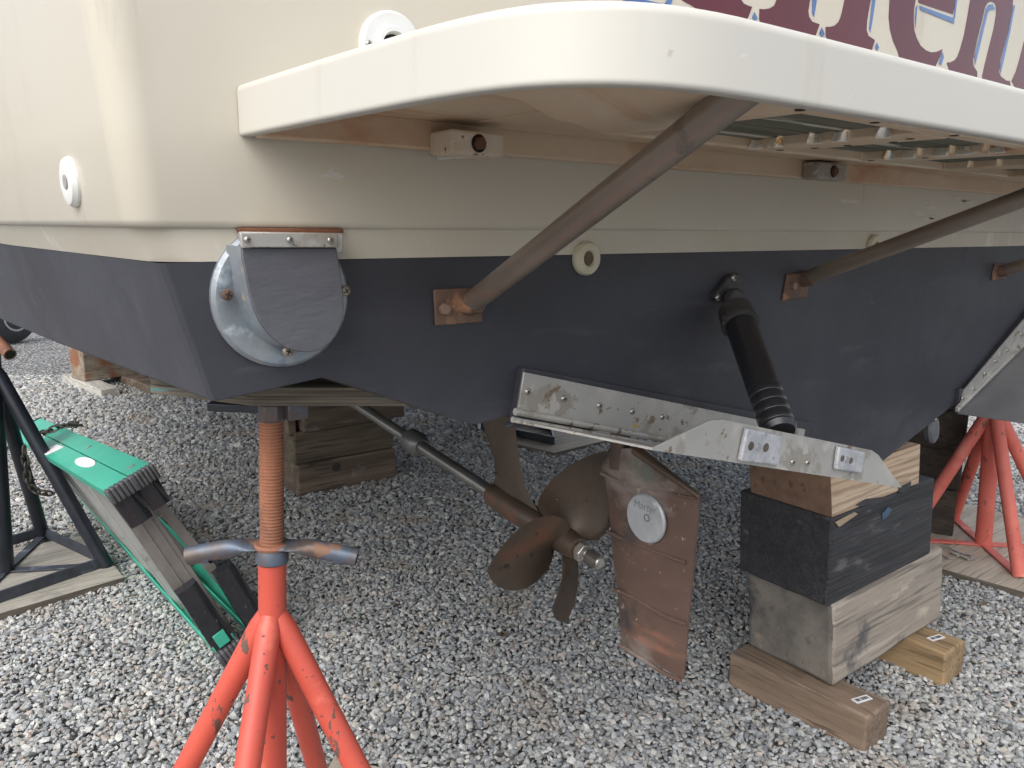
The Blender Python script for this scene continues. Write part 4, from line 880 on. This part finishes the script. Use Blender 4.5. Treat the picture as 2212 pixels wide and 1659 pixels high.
# ================================================================== BOAT STANDS
BEDGE = mat('board_edge', (.17, .145, .115), (.065, .055, .045), 75, .85, stretch=(.06, .06, 3.4))
def board(name, pts, th, m, label, me_=BEDGE, z=0):
    b = B(); b.prism([(x, y, z) for x, y in pts], (0, 0, th)); n = len(pts)
    o = mesh(name, b.V, b.F, None, None, mats=[m, me_], fm=[0, 0]+[1]*n); tag(o, label, 'plywood sheet', 'plywood sheets under boat stands'); return o
def stand(name, base, top, r, az, kr, z0, zf, m, label, screw_to=None, bars=True, legr=None, ms=SCREWR, nlegs=4, perim=False, grp='boat stands propping up the boat', mb=None):
    g = root(name, (base[0], base[1], zf), label, 'boat stand', grp)
    b0 = Vector((base[0], base[1], zf)); ax = (Vector(top)-b0).normalized()
    b = B(); b.lathe(b0, ax, [(0, r), ((Vector(top)-b0).length, r)], 28); b.obj('post', m, g, smooth=True)
    legr = legr or r*.92; feet = []
    for j in range(nlegs):
        a = az+j*2*math.pi/nlegs; d = Vector((math.cos(a), math.sin(a), 0))
        foot = b0+d*(r*.6+kr*(z0-zf)); hd = b0+ax*((z0-zf)/ax.z)+d*r*.45; feet.append(foot)
        b = B(); l_ = (foot-hd).length; dd = (foot-hd).normalized()
        b.lathe(hd-dd*.012, dd, [(-.020, legr*.35), (0, legr*.75), (.03, legr), (l_+.012, legr)], 24); b.obj('leg', m, g, smooth=True)
        if bars:
            b = B(); s_ = Vector((-d.y, d.x, 0))*.016; h = Vector((0, 0, .006)); q = [b0+d*r*.8-s_, foot-s_, foot+s_, b0+d*r*.8+s_]
            b.prism([v+Vector((0, 0, .001)) for v in q], h); b.obj('base_bar', mb or m, g, bevel=.0015)
    if perim:
        for j in range(nlegs):
            p, q = feet[j], feet[(j+1) % nlegs]; dd = (q-p).normalized(); s_ = Vector((-dd.y, dd.x, 0))*.004
            b = B(); b.prism([p-s_, q-s_, q+s_, p+s_], (0, 0, .036)); s2 = Vector((dd.y, -dd.x, 0))
            b.obj('edge_bar', mb or m, g, bevel=.001)
    return g, b0, ax, feet
# near orange-red screw jack
g, b0, ax, feet = stand('jack_stand', (.334, 1.0), (.3655, 1.0, .699), .0188, math.radians(48), .50, .615, .022, RED,
                        'bright orange red screw jack stand with worn blue handle under the stern corner', legr=.0172)
zc = b0+ax*((.695-.022)/ax.z)
b = B(); b.lathe(zc, ax, [(0, .0205), (.002, .0222), (.020, .0222), (.0225, .0205)], 28); b.obj('nut_collar', NUTB, g, smooth=True)
zc2 = zc+ax*.0225
prf = []; t = 0; Ls = .905-zc2.z
while t < Ls:
    prf += [(t, .0142), (t+.0011, .0162), (t+.0026, .0162), (t+.0037, .0142)]; t += .0047
b = B(); b.lathe(zc2, ax, prf, 32); b.obj('threaded_screw', SCREWR, g, smooth=True, ang=50)
b = B(); prf = [(0, .024), (.003, .025), (.006, .022)]; b.lathe(zc2, ax, prf, 28); b.obj('nut_washer', SCREWR, g, smooth=True)
rr = Vector((rgt0.x, rgt0.y, 0))
def arm(sg, L_, droop, tip):
    n = 14; V = []; Fc = []; K = 16; side = Vector((-rr.y, rr.x, 0))
    for i in range(n):
        t = i/(n-1); p = zc2+Vector((0, 0, .003))+rr*sg*(.010+(L_-.010)*t)+Vector((0, 0, -droop*t**1.4)); f_ = min(1, max(0, (t-.10)/.36)); f_ = f_*f_*(3-2*f_)
        ry = .021*(1-f_)+.0125*f_; rz = .0032*(1-f_)+.0128*f_
        tg_ = (rr*sg-Vector((0, 0, droop*1.6*t**.6/L_))).normalized(); uu = tg_.cross(side).normalized(); uu = uu if uu.z > 0 else -uu
        for k in range(K): an = 2*math.pi*k/K; V.append(p+side*math.cos(an)*ry+uu*math.sin(an)*rz)
    end = V[-K:]; c = sum(end, Vector())/K
    V += [c+(v-c)*.82 for v in end]; V += [c+(v-c)*.80-rr*sg*.03 for v in end]
    for j in range(n+1):
        for k in range(K): Fc.append((j*K+k, j*K+(k+1) % K, (j+1)*K+(k+1) % K, (j+1)*K+k))
    Fc.append(tuple(range(K)))
    return V, Fc
b = B(); V, Fc = arm(-1, .116, .018, 0); b.add(V, Fc); V, Fc = arm(1, .116, .018, 0); b.add(V, Fc)
b.obj('wing_handle', NUTB, g, smooth=True, ang=50)
# head of the jack: steel plate and plywood pad
hd = b0+ax*((.906-.022)/ax.z)
b = B(); q = [(hd.x-.070, hd.y+.045), (hd.x-.012, hd.y-.012), (hd.x+.045, hd.y+.05), (hd.x-.015, hd.y+.11)]
b.hexa([(x, y, .907) for x, y in q]+[(x, y, .9185) for x, y in q]); b.obj('head_plate', BLACKP, g, bevel=.002)
b = B(); b.lathe(hd+Vector((0, 0, -.012)), (0, 0, 1), [(0, .0175), (.002, .021), (.024, .0215)], 8); b.box(hd.x+.012, hd.x+.040, hd.y-.03, hd.y+.01, .897, .9187); b.obj('head_collar', NUTB, g, bevel=.0015)
c1_, c2_, c3_ = at(545, 877, 2, .92), at(878, 877, 2, .92), at(428, 862, 2, .925)
c4_ = c2_+(c3_-c1_)*1.9; c3_ = c1_+(c3_-c1_)*1.9
b = B()
for k in range(2):
    q = [c1_, c2_, c4_, c3_]; sh = Vector((.0015*k, .001*k, .0122*k)); b = B(); b.prism([v+sh for v in q], (0, 0, .0115))
    if k == 0: pad = b.obj('plywood_pad', PLYE, None); tag(pad, 'paint stained plywood pad squeezed between the screw jack and the hull chine', 'plywood pad')
    else: b.obj('upper_ply', PLYE, pad)
br = at(722, 1634, 2, .02)
board('plywood_sheet', [(br.x, br.y), (br.x-.02, br.y-.02), (-.0, .80), (.26, .52), (.66, .82), (.72, 1.30)], .02, PLY, 'plywood sheet under the orange red screw jack, mostly out of frame')

# faded red stand on the right
stand('jack_stand', (3.04, 1.075), (2.965, 1.075, .60), .0275, math.radians(44), .50, .535, .021, REDF, 'faded red boat stand on a plywood sheet at the right edge', legr=.0215)
board('plywood_sheet', [(2.665, 1.36), (2.705, 1.06), (2.76, .60), (3.5, .68), (3.44, 1.46)], .02, PLY, 'weathered plywood sheet under the faded red stand')
# steel clip on that sheet
hp_ = [(2062, 1200), (2050, 1201), (2038, 1195), (2032, 1185), (2038, 1176), (2052, 1176), (2062, 1186), (2070, 1195), (2082, 1197), (2092, 1203), (2104, 1201), (2112, 1203)]
b = B(); b.path([at(x-2, y+6, 2, .027) for x, y in hp_], .0028, 8); cl = b.obj('hairpin_clip', STEEL2, None, smooth=True); tag(cl, 'bent steel hairpin clip lying on the plywood in front of the faded red stand', 'clip')
b = B(); q = at(2090, 1204, 2, .03); b.tube(q, q+Vector((.0, .05, .004)), .009, n=14); b.lathe(q+Vector((.0, -.003, 0)), (0, -1, 0), [(-.006, .012), (.004, .012)], 16); b.obj('pin', STEEL2, cl, smooth=True)

# black stand on the left
g, b0, ax, feet = stand('jack_stand', (.178, 2.93), (.214, 2.93, .80), .0265, math.radians(-28), .44, .69, .021, BLACKP, 'black painted boat stand at the left edge with the green ladder chained to it', legr=.0225, perim=True, nlegs=4,
                        mb=mat('worn_black_bar', (.055, .062, .08), (.03, .033, .045), 20, .5, spots=[((.15, .17, .22), 16, .6, .1, I1, .5)]))
b = B(); a_ = at(-14, 728, 1, 2.9); c_ = at(22, 766, 1, 2.80); b.path([a_+(a_-c_)*1.5, a_, c_], .0185, 18); b.obj('handle', RUSTE, g, smooth=True)
b = B(); dd = (c_-a_).normalized(); b.lathe(c_+dd*.0002, dd, [(0, .0145), (.0005, .014)], 16); b.obj('handle_bore', HOLE, g)
b = B(); pr_ = []; t = 0
while t < .16: pr_ += [(t, .016), (t+.003, .019), (t+.006, .016)]; t += .0065
b.lathe(Vector((.214, 2.93, .80)), ax, pr_, 20); b.obj('threaded_screw', SCREWR, g, smooth=True, ang=60)
bl = [at(268, 1250, 2, .02), at(236, 1180, 2, .02)]
board('plywood_sheet', [(.478, 2.655), (.46, 3.12), (-.35, 3.20), (-.35, 2.60), (.06, 2.60)], .02, PLYG, 'grey plywood sheet under the black boat stand')
# far stand seen between the shaft bracket and the trim tab
pts = [at(1024, 940, 2, .0), at(1197, 985, 2, .0), at(1400, 940, 2, 0)]
A_, B_ = at(1024, 937, 2, .018), at(1197, 978, 2, .018); C_ = B_+(at(1316, 950, 2, .018)-B_)*1.45; D_ = A_+(C_-B_)
board('plywood_sheet', [(p.x, p.y) for p in (A_, B_, C_, D_)], .018, PLY, 'pale plywood sheet far off under the hull beyond the propeller')
g = root('jack_stand', (2.72, 3.3, 0), 'distant black boat stand with a square base frame beyond the propeller', 'boat stand', 'boat stands propping up the boat')
f1, f2, f3, f0_ = at(1196, 960, 2, .02), at(1188, 929, 2, .02), at(1010, 905, 2, .02), at(1040, 928, 2, .02)
for p, q in ((f0_, f1), (f1, f2), (f2, f2+(f0_-f1)), (f0_, f2+(f0_-f1))):
    dd = (q-p).normalized(); s_ = Vector((-dd.y, dd.x, 0))*.004; b = B(); b.prism([p-s_, q-s_, q+s_, p+s_], (0, 0, .042)); s2 = s_*5
    b.prism([p-s_, q-s_, q+s2, p+s2], (0, 0, .004)); b.obj('edge_bar', BLACKP, g)
pc = at(1082, 930, 2, .02); b = B(); b.tube((pc.x, pc.y, .019), (pc.x, pc.y, .62), .028); b.obj('post', BLACKP, g, smooth=True)
for q in (at(1180, 925, 2, .02), at(1092, 948, 2, .02), at(1060, 915, 2, .02)):
    b = B(); b.tube(Vector((q.x, q.y, .0195)), Vector((q.x, q.y, .0195)).lerp(Vector((pc.x, pc.y, .6)), .10 if q.x > 2.9 else 1), .022); b.obj('leg', BLACKP, g, smooth=True)

# ================================================================== LADDER
G = Vector((.568, 1.964, .012))
A0_, B0_ = Vector((.342, 2.021, .517)), Vector((.455, 2.031, .565))
Cf, Df = Vector((.395, 3.60, .372)), Vector((.290, 3.59, .330))
GL = G+(B0_-A0_)*.95+Vector((0, 0, -.02)); Gf, GLf = Vector((.50, 3.52, .030)), Vector((.60, 3.52, .052))
lad = root('step_ladder', (.5, 2.6, 0), 'folded green fibreglass step ladder lying on its side against the black stand under the hull', 'ladder')
vv = (A0_-G).normalized(); wv = (B0_-A0_).normalized(); uf = (Df-A0_).normalized()
def rail(a, z_, wdir, inward, wd, name='rail', ft=.0045, fl=.028):
    """channel rail from a to z_: web of width wd along wdir, flanges towards inward"""
    b = B(); w_ = wdir*wd; n = inward
    def q(p, o1, o2, h0, h1):
        return [p+w_*o1+n*h0, p+w_*o2+n*h0, p+w_*o2+n*h1, p+w_*o1+n*h1]
    for o1, o2, h0, h1 in ((0, 1, 0, ft), (0, ft/wd, ft, fl), (1-ft/wd, 1, ft, fl)):
        c0_ = q(a, o1, o2, h0, h1); c1__ = q(z_, o1, o2, h0, h1); b.hexa([c0_[0], c0_[1], c1__[1], c1__[0], c0_[3], c0_[2], c1__[2], c1__[3]])
    return b.obj(name, GREENF, lad, bevel=.0008)
inn_ = -vv
wd = .060
ru1 = rail(A0_, Df, wv, -vv, wd); ru2 = rail(A0_+wv*(wd+.004), Df+wv*(wd+.004), wv, -vv, wd-.004)
rl1 = rail(G, Gf, wv, vv, wd, fl=.05); rl2 = rail(GL-wv*.01, GLf, wv, vv, wd-.004, fl=.04)
# treads: flat steps with turned lips, faces square to the rails
for k, t in enumerate((.045, .215, .385, .555, .725, .88)):
    lo = G.lerp(Gf, t)+vv*.006+wv*.008; hi = A0_.lerp(Df, t)-vv*.005+wv*.008; d_ = (hi-lo).normalized(); ud = (wv-d_*wv.dot(d_)).normalized(); nn = d_.cross(ud).normalized(); nn = nn if nn.dot(uf) > 0 else -nn
    b = B(); W = .066
    for o1, o2, h0, h1 in ((0, W, 0, .0025), (0, .0025, 0, .030), (W-.0025, W, 0, .022), (.022, .026, -.0025, 0), (.048, .052, -.0025, 0)):
        q = lambda p: [p+ud*o1+nn*h0, p+ud*o2+nn*h0, p+ud*o2+nn*h1, p+ud*o1+nn*h1]
        b.hexa(q(lo)+q(hi))
    b.obj('tread', ALU if k > 0 else ALUD, lad, bevel=.0006)
for k, t in enumerate((.05, .36, .70)):
    lo = GL.lerp(GLf, t)+wv*.01; hi = (A0_+wv*(wd+.012)).lerp(Df+wv*(wd+.012), t); d_ = (hi-lo).normalized(); ud = (wv-d_*wv.dot(d_)).normalized(); nn = d_.cross(ud).normalized()
    b = B(); q = lambda p: [p, p+ud*.026, p+ud*.026+nn*.010, p+nn*.010]; b.hexa(q(lo)+q(hi)); b.obj('rear_brace', ALUD, lad, bevel=.001)
# boots: black ribbed end caps with a long reinforcing gusset
def boot(p, w0, inward, along, wd, name='boot', gl=.20):
    e = sub_empty(name, tuple(p), lad)
    b = B(); o = p-wv*.004-along*.022; n = 6; Wt = wd+.010
    for k in range(n):      # ribbed end
        q0 = o+w0*(Wt*k/n); q = [q0, q0+w0*(Wt/n*.97), q0+w0*(Wt/n*.97)+along*.030, q0+along*.030]
        b.hexa([v-inward*.005 for v in q]+[v+inward*.036 for v in q])
    b.obj('ribbed_foot', BOOTG, e, bevel=.004, seg=2)
    # gusset: curved plate reaching along the first tread
    V = []; m = 9
    for j in range(m):
        t = j/(m-1); c = p+inward*(.030+gl*t)+along*.004
        half = wd*.52*(1-.10*t); mid = w0*wd*.5
        for s_, h in ((-1, 0), (-.5, .010), (0, .014), (.5, .010), (1, 0)):
            V.append(c+mid+w0*half*s_-along*(h*(1-.5*t)))
    for j in range(m):
        t = j/(m-1); c = p+inward*(.030+gl*t)+along*.030
        half = wd*.52*(1-.10*t); mid = w0*wd*.5
        for s_ in (-1, -.5, 0, .5, 1): V.append(c+mid+w0*half*s_)
    Fc = []; K = 5; M_ = m*K
    for j in range(m-1):
        for k in range(K-1): a = j*K+k; Fc += [(a, a+1, a+K+1, a+K), (M_+a, M_+a+K, M_+a+K+1, M_+a+1)]
        for k in (0, K-1): a = j*K+k; Fc.append((a, a+K, M_+a+K, M_+a))
    for k in range(K-1):
        for j in (0, m-1): a = j*K+k; Fc.append((a, M_+a, M_+a+1, a+1))
    mesh('gusset', V, Fc, BLKR, e, smooth=True, ang=50)
    return e
boot(A0_, wv, -vv, uf, wd, gl=.085); boot(A0_+wv*(wd+.004), wv, -vv, uf, wd-.01, gl=.075)
e1 = boot(G, wv, vv, (Gf-G).normalized(), wd); boot(GL-wv*.01, wv, vv, (Gf-G).normalized(), wd)
# green badge on the lower boot, stickers on the upper rail
u2 = (Gf-G).normalized(); bp = G+vv*.045+wv*.014-u2*.012
b = B(); b.hexa([bp, bp+wv*.032, bp+wv*.032+vv*.040, bp+vv*.040, bp-u2*.003, bp+wv*.032-u2*.003, bp+wv*.032+vv*.040-u2*.003, bp+vv*.040-u2*.003]); b.obj('badge', GREENF, e1, bevel=.0012)
def on_rail(x, y, h=.0012):
    n = vv; p0 = A0_; d = ray(x, y); nn = uf.cross(wv).normalized(); t = (p0-CAM).dot(nn)/d.dot(nn); s_ = nn if nn.z > 0 else -nn
    return CAM+d*t+s_*h
nn_ = uf.cross(wv).normalized(); nn_ = nn_ if nn_.z > 0 else -nn_
b = B(); b.prism([on_rail(184+22*math.cos(a)+5*math.sin(a)*.6, 999+11*math.sin(a), .0004) for a in [i*math.pi/12 for i in range(24)]], nn_*.0006); b.obj('round_sticker', LABELW, ru1)
b = B(); b.prism([on_rail(x, y, .0004) for x, y in ((86, 974), (122, 960), (138, 966), (100, 984))], nn_*.0006); b.obj('paper_sticker', LABELW, ru1)
b = B(); b.prism([on_rail(x, y, .0004) for x, y in ((62, 934), (76, 930), (98, 944), (78, 950))], nn_*.0006); b.obj('paper_sticker', LABELW, ru1)
b = B(); b.box(-.001, .001, -.001, .001, 0, 0.001)
cap = B(); q = Df+uf*.0; w2 = wv*.124
cap.hexa([q-wv*.004-nn_*.03, q+w2-nn_*.03, q+w2+uf*.018-nn_*.03, q-wv*.004+uf*.018-nn_*.03, q-wv*.004+nn_*.003, q+w2+nn_*.003, q+w2+uf*.018+nn_*.003, q-wv*.004+uf*.018+nn_*.003]); cap.obj('top_cap', BLKR, lad, bevel=.003)

# chain
ch = root('chain', (.35, 2.9, .3), 'rusty link chain looped round the green ladder and the black stand', 'chain')
path_px = [(176, 923, 0), (160, 921, 0), (142, 924, 0), (126, 928, 0), (112, 934, 0), (98, 940, 0), (88, 946, 0)]
pts = [on_rail(x, y, .010) for x, y, _ in path_px]
low = [(52, 965), (53, 985), (56, 1003), (58, 1020), (60, 1038), (68, 1052), (80, 1062), (93, 1064), (106, 1066)]
pts2 = [at(x, y, 1, 2.86) for x, y in low]
b = B(); Rk, rk = .0105, .0036
for i in range(20):
    t = i/20*2*math.pi; pass
link_pts = []
for i in range(24):
    t = 2*math.pi*i/24; x = math.cos(t); y = math.sin(t); link_pts.append(((x*.0095), y*.0115+(.0075 if y > 0 else -.0075), 0))
b.path(link_pts, .0036, 8, closed=True); LINK = template(b, 'link', [CHAINM])
for P in (pts, pts2):
    for i in range(len(P)-1):
        n = max(1, round((P[i+1]-P[i]).length/.030))
        for k in range(n):
            p = P[i].lerp(P[i+1], (k+.5)/n); d = (P[i+1]-P[i]).normalized(); q = d.to_track_quat('Y', 'Z') @ Matrix.Rotation((i+k) % 2*math.pi/2+.5, 3, 'Y').to_quaternion()
            shared('link', LINK, p, q, ch)

# trailer wheel, far left
tw = root('trailer_wheel', (.86, 9.0, 0), 'small trailer wheel with pale rim far off at the left edge', 'wheel')
ax_ = Vector((.55, -.80, .05)).normalized(); wc = at(20, 692, 1, 9.0)
wc.z = .245
b = B(); b.lathe(wc-ax_*.09, ax_, [(0, .13), (.01, .20), (.03, .238), (.06, .245), (.12, .245), (.15, .238), (.17, .20), (.18, .14)], 36); b.obj('tyre', mat('tyre_rubber', (.035, .036, .04), (.022, .023, .026), 20, .7), tw, smooth=True)
b = B(); b.lathe(wc+ax_*.06, ax_, [(0, .14), (.03, .135), (.034, .12), (.005, .10), (.01, .05), (.03, .045)], 30); b.obj('rim', mat('pale_rim', (.45, .46, .48), (.38, .39, .42), 20, .4, metal=.3), tw, smooth=True)
b = B(); b.box(-.2, .2, 0, .01, 0, .01)
print('proj check', [tuple(round(v) for v in proj(p)[:2]) for p in (A0_, B0_, Cf, Df, G)])
